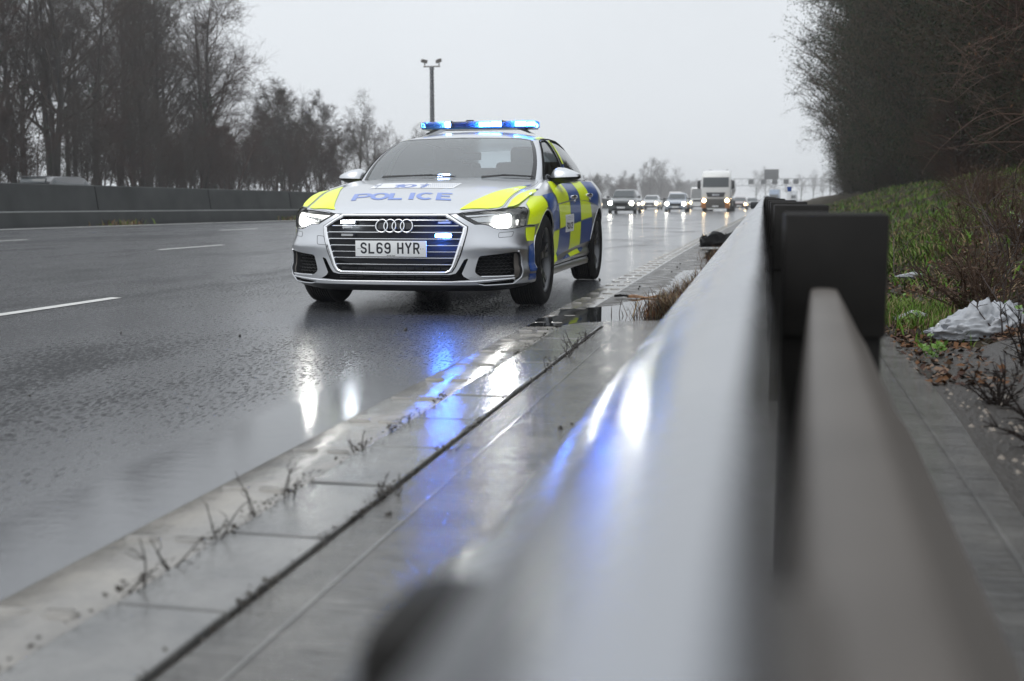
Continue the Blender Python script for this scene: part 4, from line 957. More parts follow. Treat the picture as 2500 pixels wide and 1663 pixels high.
livery(skin,sx([(-.835,.291),(-1.40,.333),(-1.455,.301)]),bl)
livery(skin,sx([(-1.41,.333),(-1.97,.356),(-2.03,.317),(-1.465,.301)]),yl)
livery(skin,sx([(-1.98,.356),(-2.167,.366),(-2.26,.345),(-2.10,.323),(-2.04,.318)]),bl)
livery(skin,[(a,z) for a,z in [(1.145,.752),(1.17,.775)]]+sx([(.22,.830),(-.03,.834)])+sx(arcf(1.62,.80,.40,14))+[(1.215,.624),(1.062,.624),(1.085,.672),(1.125,.722)],yl)
livery(skin,[(1.046,.603),(1.205,.607),(1.205,.505),(1.043,.507)],yl)
livery(skin,[(1.052,.470),(1.200,.492),(1.190,.285),(1.035,.290)],bl)
livery(skin,[(1.032,.274),(1.190,.270),(1.186,.226),(1.050,.226)],bl)
livery(skin,sx(arcf(1.50,.55,.385,14)+list(reversed(arcf(1.50,.55,.398,14)))),yl)
livery(skin,sx(arcf(2.75,3.0,.39,6,-2.924)+list(reversed(arcf(2.75,3.0,.398,6,-2.924)))),yl)
# bonnet panels and wing tops
yb=[(.800,.462),(.746,.487),(.52,.547),(.238,.631),(-.06,.712),(-.125,.755),(.0,.759),(.179,.747),(.45,.728),(.60,.725),(.672,.708),(.735,.645)]
yb=[(.800,.462)]+[(float(a),float(c)) for a,c in cat([(.746,.487),(.60,.528),(.40,.583),(.20,.643),(.05,.684),(-.06,.715)],4)]+yb[5:]
livery(bonnet,yb,yl,d=.0035)
livery(bonnet,[(-.085,.722),(-.225,.752),(-.24,.772),(-.15,.764)],bl,d=.0035)
livery(bonnet,[(.60,.757),(.433,.757),(.20,.782),(.0,.815),(-.06,.838),(.06,.868),(.2,.858),(.36,.842),(.50,.822),(.57,.797)],yl,d=.0035)
livery(bonnet,[(-.075,.825),(-.40,.808),(-.43,.822),(-.10,.856)],M['white'],d=.0035)
livery(roof,[(x,.606) for x in np.linspace(-1.30,-2.35,12)]+[(x,.566) for x in np.linspace(-2.35,-1.30,12)],yl,d=.003)
livery(gh,[(4.35,1.0),(4.9,.985),(5.6,.998),(6.5,1.0),(8.5,1.0),(9.5,.99),(9.5,1.0)],yl,d=.003,sc=gs)
livery(gh,[(6.315,.36),(6.44,.36),(6.16,.90),(5.98,.955),(5.86,.955)],yl,d=.004,sc=gs,name='pillar_stripe')
livery(gh,[(6.28,.02),(6.44,.02),(6.42,.345),(6.26,.345)],bl,d=.004,sc=gs,name='pillar_stripe')
# bonnet lettering: POLICE reads from the front
LW=.123
for i,ch in enumerate('POLICE'):
    oy=[-.392,-.252,-.108,.050,.098,.250][i]
    wd=[.142,.132,.112,.05,.130,.116][i]
    sh=lambda p,oy=oy:tuple(bonnet(.662-p.y,oy+p.x-.20*p.y,.0019))
    b=stroke(G[ch],wd,.188,.037,sh); b.build('bonnet_lettering',M['paleblue'],car,smooth=False)
b=patch(bonnet,[(.268,-.385),(-.030,-.408),(.004,.275),(.290,.280)],[],.03,d=.002); stk=b.build('bonnet_sticker',M['white'],car,fix=False)
for i,ch in enumerate('101'):
    oy=-.235+[0,.075,.20][i]
    b=stroke(G[ch],.115,.160,.036,lambda p,oy=oy:tuple(bonnet(.258-p.y,oy+p.x-.03*p.y,.0030))); b.build('sticker_lettering',M['paleblue'],stk,smooth=False)
b=line(bonnet,[(.27,-.335),(.002,-.369)],.003,.003); b.merge(line(bonnet,[(.29,.03),(.016,0)],.003,.003)); b.build('sticker_rule',mat('grey_rule',(.45,.48,.55),.5),stk)
gy=mat('faint_print',(.50,.53,.60),.5)
b=MB()
for r in range(4): 
    for k in range(14):
        y0=.05+k*.0155; x0_=.06+r*.055; b.merge(line(bonnet,[(x0_,y0),(x0_,y0+.009)],.003,.003))
b.merge(line(bonnet,[(.13+.03*math.cos(t),-.365+.022*math.sin(t)) for t in np.linspace(0,6,12)],.004,.003)); b.build('small_print',gy,stk)
# door poster
b=patch(skin,sx([(-.985,.677),(-1.445,.684),(-1.53,.531),(-1.075,.527)]),[],.03,d=.004); ps,ps2=build2(b,'door_poster',M['white'],car,fix=False)
for i,ch in enumerate('POLICE'):
    ox=-1.10-[0,.062,.128,.183,.215,.283][i]; wd=[.05,.055,.045,.03,.055,.05][i]
    b=stroke(G[ch],wd,.052,.014,lambda p,ox=ox:tuple(skin(float(SX(ox-p.x)),.556+p.y+.003*(-ox-1.1),.0055))); b.build('poster_lettering',M['ink'],ps,smooth=False); flip_y(b); b.build('poster_lettering',M['ink'],ps2,smooth=False)
b=MB()
for k in range(9): 
    x=-1.035-.008*k; b.merge(line(skin,sx([(x,.655-.012*k),(x-.03,.655-.012*k)]),.003,.005))
for k in range(3): b.merge(line(skin,sx([(-1.12,.66-.013*k),(-1.40,.664-.013*k)]),.0022,.005))
b.build('poster_print',gy,ps); flip_y(b); b.build('poster_print',gy,ps2)

# ---------------- glazing and cabin
b=patch(gh,WSF,[],.05,gs,d=.002,bst=.03); scn=b.build('windscreen',M['screen'],car,fix=False)
hb=M['gloss_black']
fr=[(a,z) for a,z in WS]; infr=[(a*.968 if a>0 else 0,.012 if z<.2 else (z-.02 if z>.9 else z)) for a,z in WS]
b=patch(gh,[(2.93,-.02),(3.30,-.02),(3.26,.30),(3.16,.70),(3.02,.966),(2.72,.966),(2.86,.68),(2.95,.30)],[],.02,gs,d=.003); b.merge(patch(gh,[(0,.948),(2.80,.944),(2.84,.968),(0,.972)],[],.02,gs,d=.003)); b.mirror_y()
b.build('black_border',mat('frit_band',(.022,.023,.025),.25),scn,fix=False)
b=patch(gh,[(-.62,.95),(.55,.95),(.40,.80),(.20,.68),(-.20,.68),(-.42,.80)],[],.02,gs,d=-.006); b.build('sensor_cover',mat('sensor_black',(.035,.036,.04),.4),scn,fix=False)
b=patch(gh,[(-.16,.86),(.10,.86),(.03,.93),(-.10,.93)],[],.02,gs,d=-.004); b.build('sensor_window',M['satin'],scn,fix=False)
b=MB(); p=gh(0.0,.66,-.06); b.box((float(p[0])-.03,.07,float(p[2])-.03),(.02,.24,.065),0,.012); b.build('rear_view_mirror',M['dash'],scn)
for sg in (1,-1):
    for nm,P in (('door_window',FW),('rear_window',RW)):
        b=patch(gh,P,[],.05,gs,d=-.004,bst=.03)
        if sg<0: b.v=[(x,-y,z) for x,y,z in b.v]; b.f=[tuple(reversed(f)) for f in b.f]
        o=b.build('side_window',M['sideglass'],car,fix=False)
        b=line(gh,P,.006,.001,closed=True,sc=gs,st=.03)
        if sg<0: b.v=[(x,-y,z) for x,y,z in b.v]
        b.build('window_seal',M['gap'],o)
    D=[(4.22,-.04),(3.98,.16),(3.97,.56),(4.32,.85),(4.92,.968),(5.8,.990),(7.2,.988),(8.4,.965),(9.3,.90),(10.0,.64),(10.35,.28),(10.4,-.02)]
    b=line(gh,[tuple(map(float,p)) for p in cat(D,5)],.005,.003,sc=gs)
    if sg<0: b.v=[(x,-y,z) for x,y,z in b.v]
    b.build('window_trim',M['gap'],car)
    b=line(gh,[(4.5,-.03),(6.3,-.03),(8,-.03),(10.3,-.03)],.006,.004,sc=gs)
    if sg<0: b.v=[(x,-y,z) for x,y,z in b.v]
    b.build('waist_trim',M['satin'],car)
b=patch(gh,RWN,[],.05,gs,d=.002); b.mirror_y(); b.build('rear_screen',M['screen'],car,fix=False)
# cabin
b=MB(); b.box((-.93,0,.86),(.44,1.46,.16),0,.05); b.box((-.80,0,.93),(.25,1.40,.05),0,.02); b.build('dashboard',M['dash'],car)
b=MB(); b.tube([(-1.22+.05*math.sin(a),-.37+.18*math.cos(a),.90+.17*math.sin(a)) for a in np.linspace(0,2*PI,25)[:-1]],.014,8,closed=True); b.box((-1.20,-.37,.88),(.05,.12,.1),0,.02); b.build('steering_wheel',M['dash'],car)
for y in (-.37,.37):
    b=MB(); b.box((-1.62,y,.58),(.55,.50,.16),0,.05); b.box((-1.90,y,.87),(.16,.50,.58),0,.06,rot=Matrix.Rotation(-.22,3,'Y')); b.box((-1.98,y,1.21),(.10,.28,.17),0,.04); b.build('front_seat',M['seat'],car)
b=MB(); b.box((-2.45,0,.58),(.5,1.3,.16),0,.05); b.box((-2.80,0,.84),(.16,1.34,.60),0,.06,rot=Matrix.Rotation(-.3,3,'Y'))
for y in (-.42,0,.42): b.box((-2.93,y,1.13),(.09,.26,.12),0,.04)
b.build('rear_seat',M['seat'],car)
b=MB(); b.box((-1.45,0,.36),(2.4,1.5,.05)); b.build('cabin_floor',M['gap'],car,smooth=False)
# windscreen-mounted blue flasher
p=[gh(u,v,-.012) for u,v in ((-.235,.035),(.10,.035),(.09,.085),(-.235,.085))]
b=MB(); b.add([tuple(q) for q in p],[(0,1,2,3)]); o=b.build('screen_flasher',M['led_soft'],car,smooth=False)
c=sum(np.array(p),np.zeros(3))/4; b=MB(); b.box((float(c[0])-.03,float(c[1]),float(c[2])-.006),(.04,.14,.035),0,.006); b.build('flasher_housing',M['black'],o)
# wipers
for P in ([(1.02,-.02),(1.69,.012),(3.02,-.005)],[(-1.9,.0),(-.34,.008),(.3,-.02)]):
    b=line(gh,P,.008,.022,6,.05,gs); b.merge(line(gh,[(P[0][0],P[0][1]-.02),(P[1][0],P[1][1])],.012,.026,6,.05,gs,flat=.6)); b.build('wiper',M['black'],car)
# mirrors
for sg in (1,-1):
    Y=[.815,.835,.87,.93,.99,1.035,1.055]; ZT=[1.02,1.055,1.074,1.067,1.046,1.026,1.012]; ZM=[.985,.985,.986,.988,.990,.992,.996]; ZB=[.955,.945,.940,.942,.955,.972,.985]; XF=[.07,.10,.115,.115,.10,.07,.035]
    up=[];lw_=[]
    for y,zt,zm,zb_,xf in zip(Y,ZT,ZM,ZB,XF):
        ru=[];rl=[]
        for a in np.linspace(0,PI,9): ru.append((-.90+xf*math.cos(a)*(.9 if math.cos(a)<0 else 1),sg*y,zm+(zt-zm)*math.sin(a)**.7))
        for a in np.linspace(PI,2*PI,9): rl.append((-.90+xf*math.cos(a)*.97*(.9 if math.cos(a)<0 else 1),sg*y,zm-.001+(zm-zb_)*math.sin(a)))
        up.append(ru);lw_.append(rl)
    b=MB(); b.loft(lw_); b.loft([[(-.86,sg*.80,.895),(-.86,sg*.80,.95),(-.98,sg*.80,.95),(-.98,sg*.80,.90)],[(-.865,sg*.86,.925),(-.865,sg*.86,.965),(-.95,sg*.86,.965),(-.95,sg*.86,.93)],[(-.87,sg*.92,.95),(-.87,sg*.92,.975),(-.93,sg*.92,.975),(-.93,sg*.92,.95)]]); mi=b.build('wing_mirror',M['black'],car,angle=50)
    b=MB(); b.loft(up); b.build('mirror_cap',M['silver'],mi,angle=50)
    b=MB(); b.tube([(-.90+xf*.99,sg*y,zm-.004) for y,zm,xf in zip(Y,ZM,XF)],.004,6); b.build('mirror_seam',M['gap'],mi)
# ---------------- roof light bar
lb=MB(); bx=-1.75
def barring(y,k): # section in x,z
    hx=.15*k; z0,z1=1.452,1.518
    zc=(z0+z1)/2; hz=(z1-z0)/2*(.55+.45*k)
    return [(bx+hx*math.copysign(abs(math.cos(a))**.45,math.cos(a)),y,zc+hz*math.copysign(abs(math.sin(a))**.55,math.sin(a))) for a in np.linspace(0,2*PI,29)[:-1]]
YS=[-.552,-.545,-.53,-.50,-.30,0,.30,.485,.515,.53,.537]; KS=[.45,.72,.88,1,1,1,1,1,.88,.72,.45]
b=MB(); b.loft([barring(y,k) for y,k in zip(YS,KS)]); bar=b.build('light_bar',M['bluelens'],car,angle=60)
b=MB(); b.box((bx,-.008,1.455),(.27,1.04,.018),0,.006); b.build('bar_base',M['bluelens_dk'],bar)
b=MB(); b.box((bx-.02,-.008,1.485),(.14,1.02,.045),0,.006); b.build('bar_core',M['bluelens_dk'],bar)
for y in (-.245,.232):
    b=MB(); b.box((bx,y,1.486),(.297,.012,.066),0,.004); b.build('divider',M['gloss_black'],bar)
def mod(y0,y1,z0,z1,m,x=bx+.118,name='lamp_module'):
    b=MB(); b.box((x,(y0+y1)/2,(z0+z1)/2),(.02,y1-y0,z1-z0),0,.004); return b.build(name,m,bar)
for y0,y1 in ((-.50,-.40),(-.39,-.32),(-.225,-.12),(-.11,-.02)): mod(y0,y1,1.470,1.502,M['bluelens_dk'])
mod(-.302,-.258,1.463,1.508,M['led_white'],bx+.13); mod(.010,.112,1.466,1.505,M['led_bar']); mod(.118,.222,1.466,1.505,M['led_bar']); mod(.345,.445,1.466,1.505,M['led_bar']); mod(.452,.525,1.468,1.502,M['led_bar'],bx+.105)
for y0,y1 in ((-.46,-.36),(.05,.25),(.36,.5)): mod(y0,y1,1.466,1.505,M['led_bar'],bx-.118)
for sg,y in ((-1,-.45),(1,.44)):
    b=MB(); b.loft([[(bx+dx,y+sg*.055,1.405),(bx+dx,y-sg*.03,1.45),(bx+dx,y-sg*.10,1.45),(bx+dx,y+sg*.03,1.402)] for dx in (-.10,.10)]); b.build('bar_foot',M['gloss_black'],bar,smooth=False)
b=MB(); b.lathe([(.040,1.512),(.040,1.522),(.034,1.532),(0,1.534)],20,'z',(bx+.02,-.10,0)); b.build('aerial_puck',M['black'],bar)
# ---------------- wheels
def wheel(x,y,sg):
    t=MB(); w2=.122; R=.347
    t.lathe([(.246,-w2*.93),(.262,-w2),(.30,-w2*1.03),(.325,-w2*.97),(.340,-w2*.86),(R,-w2*.66)]+[(R-(.006 if k%2 else 0),-w2*.6+w2*1.2*k/16) for k in range(17)]+[(R,w2*.66),(.340,w2*.86),(.325,w2*.97),(.30,w2*1.03),(.262,w2),(.246,w2*.93)],56,'y')
    to=t.build('wheel',M['rubber'],car,loc=(x,y,.347),angle=35)
    r=MB(); o=sg
    r.lathe([(.243,-.10*o),(.236,-.06*o),(.228,.02*o),(.232,.09*o),(.240,.104*o),(.250,.112*o),(.252,.104*o)],48,'y'); r.lathe([(.0,.058*o),(.05,.060*o),(.062,.052*o),(.066,.03*o)],24,'y')
    for k in range(5):
        for dq in (-.17,.17):
            a=2*PI*k/5+PI/2; a1=a+dq; ca,sa=math.cos(a+dq*.35),math.sin(a+dq*.35); cb,sb=math.cos(a1),math.sin(a1)
            def ring(c,s_,rad,wd,y0,y1):
                tx,tz=-s_,c; return [(c*rad+tx*wd,y0*o,s_*rad+tz*wd),(c*rad-tx*wd,y0*o,s_*rad-tz*wd),(c*rad-tx*wd*1.1,y1*o,s_*rad-tz*wd*1.1),(c*rad+tx*wd*1.1,y1*o,s_*rad+tz*wd*1.1)]
            r.loft([ring(ca,sa,.045,.020,.056,.02),ring((ca+cb)/2,(sa+sb)/2,.14,.019,.076,.03),ring(cb,sb,.238,.021,.088,.05)])
    r.build('rim',M['rim'],to,angle=30)
    r=MB()
    for k in range(5):
        for dq in (-.17,.17):
            a=2*PI*k/5+PI/2; a1=a+dq; c0,s0=math.cos(a+dq*.5),math.sin(a+dq*.5); c1_,s1_=math.cos(a1),math.sin(a1); e=.015
            for (u,v) in ((0,1),):
                r.add([(c0*.10-s0*-e,(.0685)*o,s0*.10+c0*-e),(c0*.10-s0*e,.0685*o,s0*.10+c0*e),(c1_*.232-s1_*e*1.3,.0895*o,s1_*.232+c1_*e*1.3),(c1_*.232-s1_*-e*1.3,.0895*o,s1_*.232+c1_*-e*1.3)],[(0,1,2,3)])
    r.build('spoke_face',M['rimface'],to,smooth=False)
    r=MB(); r.lathe([(.0,.062*o),(.028,.064*o),(.033,.058*o)],20,'y'); r.build('hub_cap',M['black'],to)
    r=MB(); r.lathe([(.06,.0),(.175,.0),(.175,.03*o),(.06,.03*o)],40,'y'); r.build('brake_disc',M['disc'],to,angle=30)
    r=MB(); r.lathe([(.0,-.03*o),(.235,-.03*o)],32,'y'); r.build('wheel_back',M['gap'],to)
for x in (0,-2.924):
    tr=.815 if x==0 else .808
    for sg in (1,-1): wheel(x,sg*tr,sg)

# ------------------------------------------------------------------ oncoming traffic
M['head_far']=emat('far_headlamp',(1.0,.97,.86),30); M['head_warm']=emat('far_warm_lamp',(1.0,.72,.38),26); M['head_dim']=emat('far_small_lamp',(1.0,.78,.48),16)
M['cglass']=mat('car_window',(.05,.06,.065),.06,spec=.6)
def cpaint(n,c,metal=.3): return mat(n,c,.25,metal,coat=.8)
def vehicle(name,label,cat,u,s,paint,kind='saloon',lamp='head_far',group='oncoming traffic on the wet motorway',rev=False,L=4.5,Wd=1.82,H=1.46,lampsize=.10,plate=True):
    """front axle frame: x forward. Shaped by lofted cross-sections"""
    root=empty(name,W(u,s,zr(u,s)),-PI/2+heading(s)*1.0+(PI if rev else 0)); tag(root,label,cat,group)
    h=Wd/2; k=H/1.46
    if kind=='van': stn=[(.86,.32,.62,.80),(.84,.26,.86,.92),(.50,.24,.99,.99),(.20,.24,1.08,1.0),(-.45,.24,1.12,1.0),(-1.0,.24,1.15,1.0),(L*-.72,.26,1.15,1.0),(-L*.80,.32,1.10,.98)]
    else: stn=[(.86,.32,.60,.78),(.83,.22,.72,.90),(.60,.20,.80,.97),(.2,.20,.88,1.0),(-.35,.20,.95,1.0),(-.7,.20,.98,1.0),(-2.2,.20,1.0,1.0),(-L*.70,.24,1.02,.98),(-L*.80,.36,.98,.90)]
    b=MB(); rg=[]
    for x,z0,z1,f in stn:
        z1*=k if kind!='van' else 1; w=h*f
        rg.append([(x,y*w,z) for y,z in ((-.80,z0),(-.96,z0+.08),(-1,(z0+z1)*.55),(-.97,z1-.12),(-.86,z1-.02),(-.5,z1+.03),(0,z1+.05),(.5,z1+.03),(.86,z1-.02),(.97,z1-.12),(1,(z0+z1)*.55),(.96,z0+.08),(.80,z0))])
    b.loft(rg); body=b.build('body',paint,root,angle=50)
    zb_=.98*k if kind!='van' else 1.12
    if kind=='van': gs=[(-.05,zb_-.06,.86,zb_-.02,.84),(-.62,zb_,.88,H-.10,.78),(-1.0,zb_,.88,H,.80),(-L*.76,zb_,.88,H,.80),(-L*.79,zb_,.86,H-.1,.78)]
    elif kind=='suv': gs=[(-.42,zb_-.04,.82,zb_,.80),(-1.05,zb_,.88,H-.07,.70),(-1.4,zb_,.88,H,.70),(-L*.66,zb_,.88,H-.05,.68),(-L*.78,zb_,.84,zb_+.12,.74)]
    else: gs=[(-.42,zb_-.04,.80,zb_,.80),(-1.15,zb_,.88,H-.06,.66),(-1.6,zb_,.88,H,.66),(-2.3,zb_,.88,H-.05,.64),(-L*.70,zb_,.82,zb_+.06,.70)]
    b=MB(); rg=[[(x,y*h,z) for y,z in ((-w0,z0),(-w0*.5-w1*.5,(z0+z1)/2),(-w1,z1-.03),(-w1*.8,z1),(w1*.8,z1),(w1,z1-.03),(w0*.5+w1*.5,(z0+z1)/2),(w0,z0))] for x,z0,w0,z1,w1 in gs]
    b.loft(rg); b.build('cabin',paint,root,angle=40)
    a,c=gs[0],gs[1]
    def fp(t,y,e=.012):
        x=a[0]+(c[0]-a[0])*t; z=a[3]+(c[3]-a[3])*t; w=(a[4]+(c[4]-a[4])*t)*h*.92; return (x+e*.8,y*w,z+e)
    b=MB(); n=8; vs=[]
    for i in range(5):
        for j in range(n+1): vs.append(fp(.06+.86*i/4,-1+2*j/n))
    b.add(vs,[(i*(n+1)+j,i*(n+1)+j+1,(i+1)*(n+1)+j+1,(i+1)*(n+1)+j) for i in range(4) for j in range(n)]); b.build('windscreen',M['cglass'],root)
    for sg in (1,-1):
        b=MB(); x0,x1=c[0]-.05,gs[-2][0]
        if kind=='van': x1=x0-.9
        vs=[]
        for x in (a[0]-.28,x0,x1,x1-.45 if kind!='van' else x1):
            i=max(0,min(len(gs)-2,sum(1 for q in gs if q[0]>x)-1)); p,q=gs[i],gs[i+1]; t=(x-p[0])/(q[0]-p[0]+1e-9); t=min(1,max(0,t))
            z0=p[1]+(q[1]-p[1])*t+.04; z1=p[3]+(q[3]-p[3])*t-.07; z1=max(z1,z0+.01); w0=(p[2]+(q[2]-p[2])*t)*h; w1=(p[4]+(q[4]-p[4])*t)*h
            vs+=[(x,sg*(w0+.012),z0),(x,sg*(w1+.016),z1)]
        b.add(vs,[(0,1,3,2),(2,3,5,4),(4,5,7,6)]); b.build('side_window',M['cglass'],root,smooth=False)
        zl=.64*k if kind!='van' else .74
        b=MB(); b.box((.80,sg*h*.72,zl),(.16,.34,.15),0,.04); hl=b.build('headlight',M['lamp_dark'],root)
        b=MB(); b.lathe([(lampsize,0),(lampsize*.7,.03),(0,.04)],14,'x',(.885,sg*h*.74,zl)); b.build('lamp',M[lamp],hl)
        b=MB(); b.box((-.48,sg*(h+.10),zb_+.02),(.12,.20,.14),0,.04); b.build('wing_mirror',M['black'],root)
    b=MB(); b.box((.868,0,.56*k),(.03,h*.95,.20),0,.01); b.box((.84,0,.30),(.06,h*1.3,.12),0,.02); b.build('grille',M['gap'],root)
    if plate: b=MB(); b.box((.89,0,.42),(.012,.52,.11)); b.build('number_plate',M['plate'],root,smooth=False)
    for x in (0,-L*.60):
        for sg in (1,-1):
            b=MB(); b.lathe([(0,-.10),(.20,-.10),(.30,-.09),(.325,-.05),(.325,.05),(.30,.09),(.20,.10),(.18,.07),(0,.07)],22,'y'); b.build('wheel',M['rubber'],root,loc=(x,sg*(h-.12),.325))
    return root
vehicle('dark_suv','dark estate with bright white headlights and wipers, nearest oncoming car','car',-9.45,75,cpaint('dark_green_paint',(.060,.068,.066)),'suv',L=4.6,Wd=1.88,H=1.62,lampsize=.13)
vehicle('white_saloon','white saloon with small headlights between the dark estate and the silver car','car',-11.7,112,cpaint('white_paint',(.62,.63,.64)),L=4.5,H=1.42,lamp='head_warm',lampsize=.13)
vehicle('silver_hatchback','silver blue car with one glaring white headlight left of the lorry','car',-7.4,92,cpaint('silver_blue_paint',(.36,.40,.46),.5),'suv',L=4.2,H=1.55,lampsize=.14)
vehicle('white_van','white van half hidden behind the front of the lorry','van',-8.3,128,cpaint('van_white',(.62,.62,.61)),'van',L=5.4,Wd=2.0,H=2.45,lamp='head_warm',lampsize=.13)
vehicle('delivery_van','pale van with a red band, its top showing behind the silver blue car','van',-12.2,142,cpaint('van_cream',(.58,.55,.53)),'van',L=5.0,Wd=1.9,H=2.0,lamp='head_dim',lampsize=.10)
vehicle('grey_saloon','hazy grey car with warm headlights just right of the lorry','car',-3.1,150,cpaint('grey_paint',(.2,.205,.21)),L=4.5,lamp='head_warm',lampsize=.15)
vehicle('blue_hatchback','hazy small car with yellow lights far behind the lorry','car',-6.0,168,cpaint('blue_paint',(.2,.22,.26)),L=4.2,lamp='head_dim',lampsize=.13)
vehicle('pale_hatchback','faint pale car with pin-point lights beside the marker post','car',-3.0,215,cpaint('pale_paint',(.42,.43,.44)),L=4.3,H=1.5,lamp='head_dim',lampsize=.15)
vehicle('hazy_lorry_car','faintest far car lit beneath the gantry','car',-6.4,245,cpaint('dull_paint',(.22,.22,.23)),L=4.3,H=1.5,lamp='head_dim',lampsize=.15)
v=vehicle('parting_estate','grey estate seen from behind over the concrete barrier','car',-28.6,44.0,cpaint('pale_grey_paint',(.05,.052,.056),.3),'suv',group=None,L=4.7,Wd=1.88,H=1.62,rev=True,plate=False)
v.location.z=.27
b=MB(); b.box((-3.55,0,1.40),(.10,1.15,.24),0,.03,rot=Matrix.Rotation(.5,3,'Y')); b.build('rear_window',M['cglass'],v); b=MB(); b.box((-3.45,0,1.56),(.30,1.2,.05),0,.015); b.build('spoiler',v.children[0].data.materials[0],v)
vehicle('small_hatchback','small hazy car with dim warm lights between the white saloon and the van','car',-9.6,185,cpaint('faded_blue_paint',(.25,.27,.30)),L=4.2,H=1.5,lamp='head_dim',lampsize=.13)
vehicle('red_hatchback','faint car tucked close behind the lorry with orange lights','car',-3.9,132,cpaint('dull_red_paint',(.22,.16,.15)),L=4.2,H=1.45,lamp='head_warm',lampsize=.12)
# box trailers hazing out behind
def far_truck(label,u,s,col):
    root=empty('distant_lorry',W(u,s,zr(u,s)),-PI/2+heading(s)); tag(root,label,'lorry','oncoming traffic on the wet motorway')
    p=cpaint('distant_lorry_paint',col,.0)
    b=MB(); b.box((.6,0,1.85),(1.9,2.4,2.9),0,.15); b.box((.9,0,.6),(1.4,2.4,.5),0,.05); b.build('cab',p,root)
    b=MB(); b.box((1.555,0,2.35),(.03,2.1,.85),0,.01); b.build('windscreen',M['cglass'],root)
    b=MB(); b.box((-5.5,0,2.5),(9.5,2.5,3.0),0,.05); b.build('box_body',p,root)
    for sg in (1,-1):
        b=MB(); b.lathe([(.14,0),(.1,.03),(0,.04)],12,'x',(1.62,sg*.95,.72)); b.build('lamp',M['head_dim'],root)
        for x in (.4,-4,-8): b=MB(); b.lathe([(0,-.15),(.45,-.15),(.5,-.1),(.5,.1),(.45,.15),(0,.15)],18,'y'); b.build('wheel',M['rubber'],root,loc=(x,sg*1.0,.5))
far_truck('faint blue lorry dissolving in the spray beneath the gantry',-4.2,300,(.25,.33,.45))
far_truck('faint white lorry in spray behind the marker post',-.5,330,(.5,.52,.55))
# the tanker lorry
lo=empty('tanker_lorry',W(-4.75,101.5,zr(-4.7,100)),-PI/2+heading(101)); tag(lo,'white tanker lorry with amber lit headlights coming head-on','lorry','oncoming traffic on the wet motorway')
wp=cpaint('lorry_white',(.70,.70,.68),.0); org=cpaint('lorry_amber_glow',(.40,.15,.035),.0); dk=mat('lorry_grey',(.075,.07,.065),.5)  # orange corners hold the headlamps' amber glow in their colour
b=MB(); rg=[]
for x,z0,z1,f in ((1.42,1.25,2.05,.93),(1.40,1.15,2.30,.96),(1.34,1.05,2.80,.985),(1.24,1.05,3.15,.995),(1.02,1.05,3.38,1),(.70,1.05,3.52,1),(-.2,1.05,3.62,1),(-.9,1.05,3.55,.99)):
    w=1.24*f; rg.append([(x,y*w,z) for y,z in ((-.97,z0),(-1,z0+.1),(-1,z1-.35),(-.95,z1-.12),(-.82,z1),(.82,z1),(.95,z1-.12),(1,z1-.35),(1,z0+.1),(.97,z0))])
b.loft(rg); b.build('cab',wp,lo,angle=45)
b=MB(); vs=[]; Zs=np.linspace(2.13,2.98,6); Ys=np.linspace(-1,1,9)
for zz in Zs:
    for y in Ys: vs.append((float(np.interp(zz,[2.05,2.3,2.8,3.15],[1.42,1.40,1.34,1.24]))+.022-.02*abs(y)**4,y*1.10,zz))
b.add(vs,[(i*9+j,i*9+j+1,(i+1)*9+j+1,(i+1)*9+j) for i in range(5) for j in range(8)]); b.build('windscreen',M['cglass'],lo)
b=MB(); b.prism([(-.82,1.68),(.82,1.68),(.70,1.28),(-.70,1.28)],'x',1.38,1.45); gp_=b.build('grille_panel',M['black'],lo,smooth=False)
textmesh('MAN',.28,lambda c:(1.456,c.x,1.40+c.y*.85),'maker_lettering',M['satin'],gp_,.006)
b=MB(); b.box((1.28,0,.72),(.36,1.70,.85),0,.06); b.box((1.38,0,.98),(.2,1.5,.08),0,.01); b.box((1.40,0,.80),(.2,1.5,.06),0,.01); b.build('lower_bumper',dk,lo)
for sg in (1,-1):
    b=MB(); b.box((1.25,sg*1.0,.74),(.42,.46,.88),0,.08); ub=b.build('bumper_corner',org,lo)
    b=MB(); b.box((1.47,sg*.98,.98),(.03,.34,.24),0,.01); hl=b.build('headlight',M['lamp_dark'],lo)
    b=MB(); b.lathe([(.155,0),(.1,.03),(0,.04)],16,'x',(1.49,sg*.98,.98)); b.build('lamp',M['head_warm'],hl)
    b=MB(); b.box((1.22,sg*1.45,2.35),(.12,.28,.72),0,.05); b.tube([(1.15,sg*1.22,2.75),(1.2,sg*1.42,2.68)],.03,6); b.tube([(1.15,sg*1.22,1.95),(1.2,sg*1.42,2.02)],.03,6); b.build('mirror',M['black'],lo)
    b=MB(); b.add([(1.0,sg*1.252,2.0),(.1,sg*1.252,2.0),(.1,sg*1.252,2.75),(.85,sg*1.252,2.75)],[(0,1,2,3)]); b.build('side_window',M['cglass'],lo,smooth=False)
    for x in (.0,-3.2,-8.5,-9.8,-11.1):
        b=MB(); b.lathe([(0,-.15),(.3,-.15),(.46,-.14),(.51,-.08),(.51,.08),(.46,.14),(.3,.15),(.25,.06),(0,.06)],24,'y'); b.build('wheel',M['rubber'],lo,loc=(x,sg*1.05,.51))
b=MB(); b.box((1.49,0,.50),(.012,.52,.11)); b.build('number_plate',M['plate'],lo,smooth=False)
b=MB(); b.box((1.43,-.35,.26),(.05,.7,.10),0,.01); b.build('lip_strip',wp,lo)
b=MB(); b.lathe([(0,-1.35),(1.0,-1.4),(1.20,-1.6),(1.22,-2.0),(1.22,-11.4),(1.15,-11.9),(0,-12)],36,'x',(0,0,2.15)); b.build('tank',mat('tank_grey',(.42,.43,.44),.35,.5),lo)
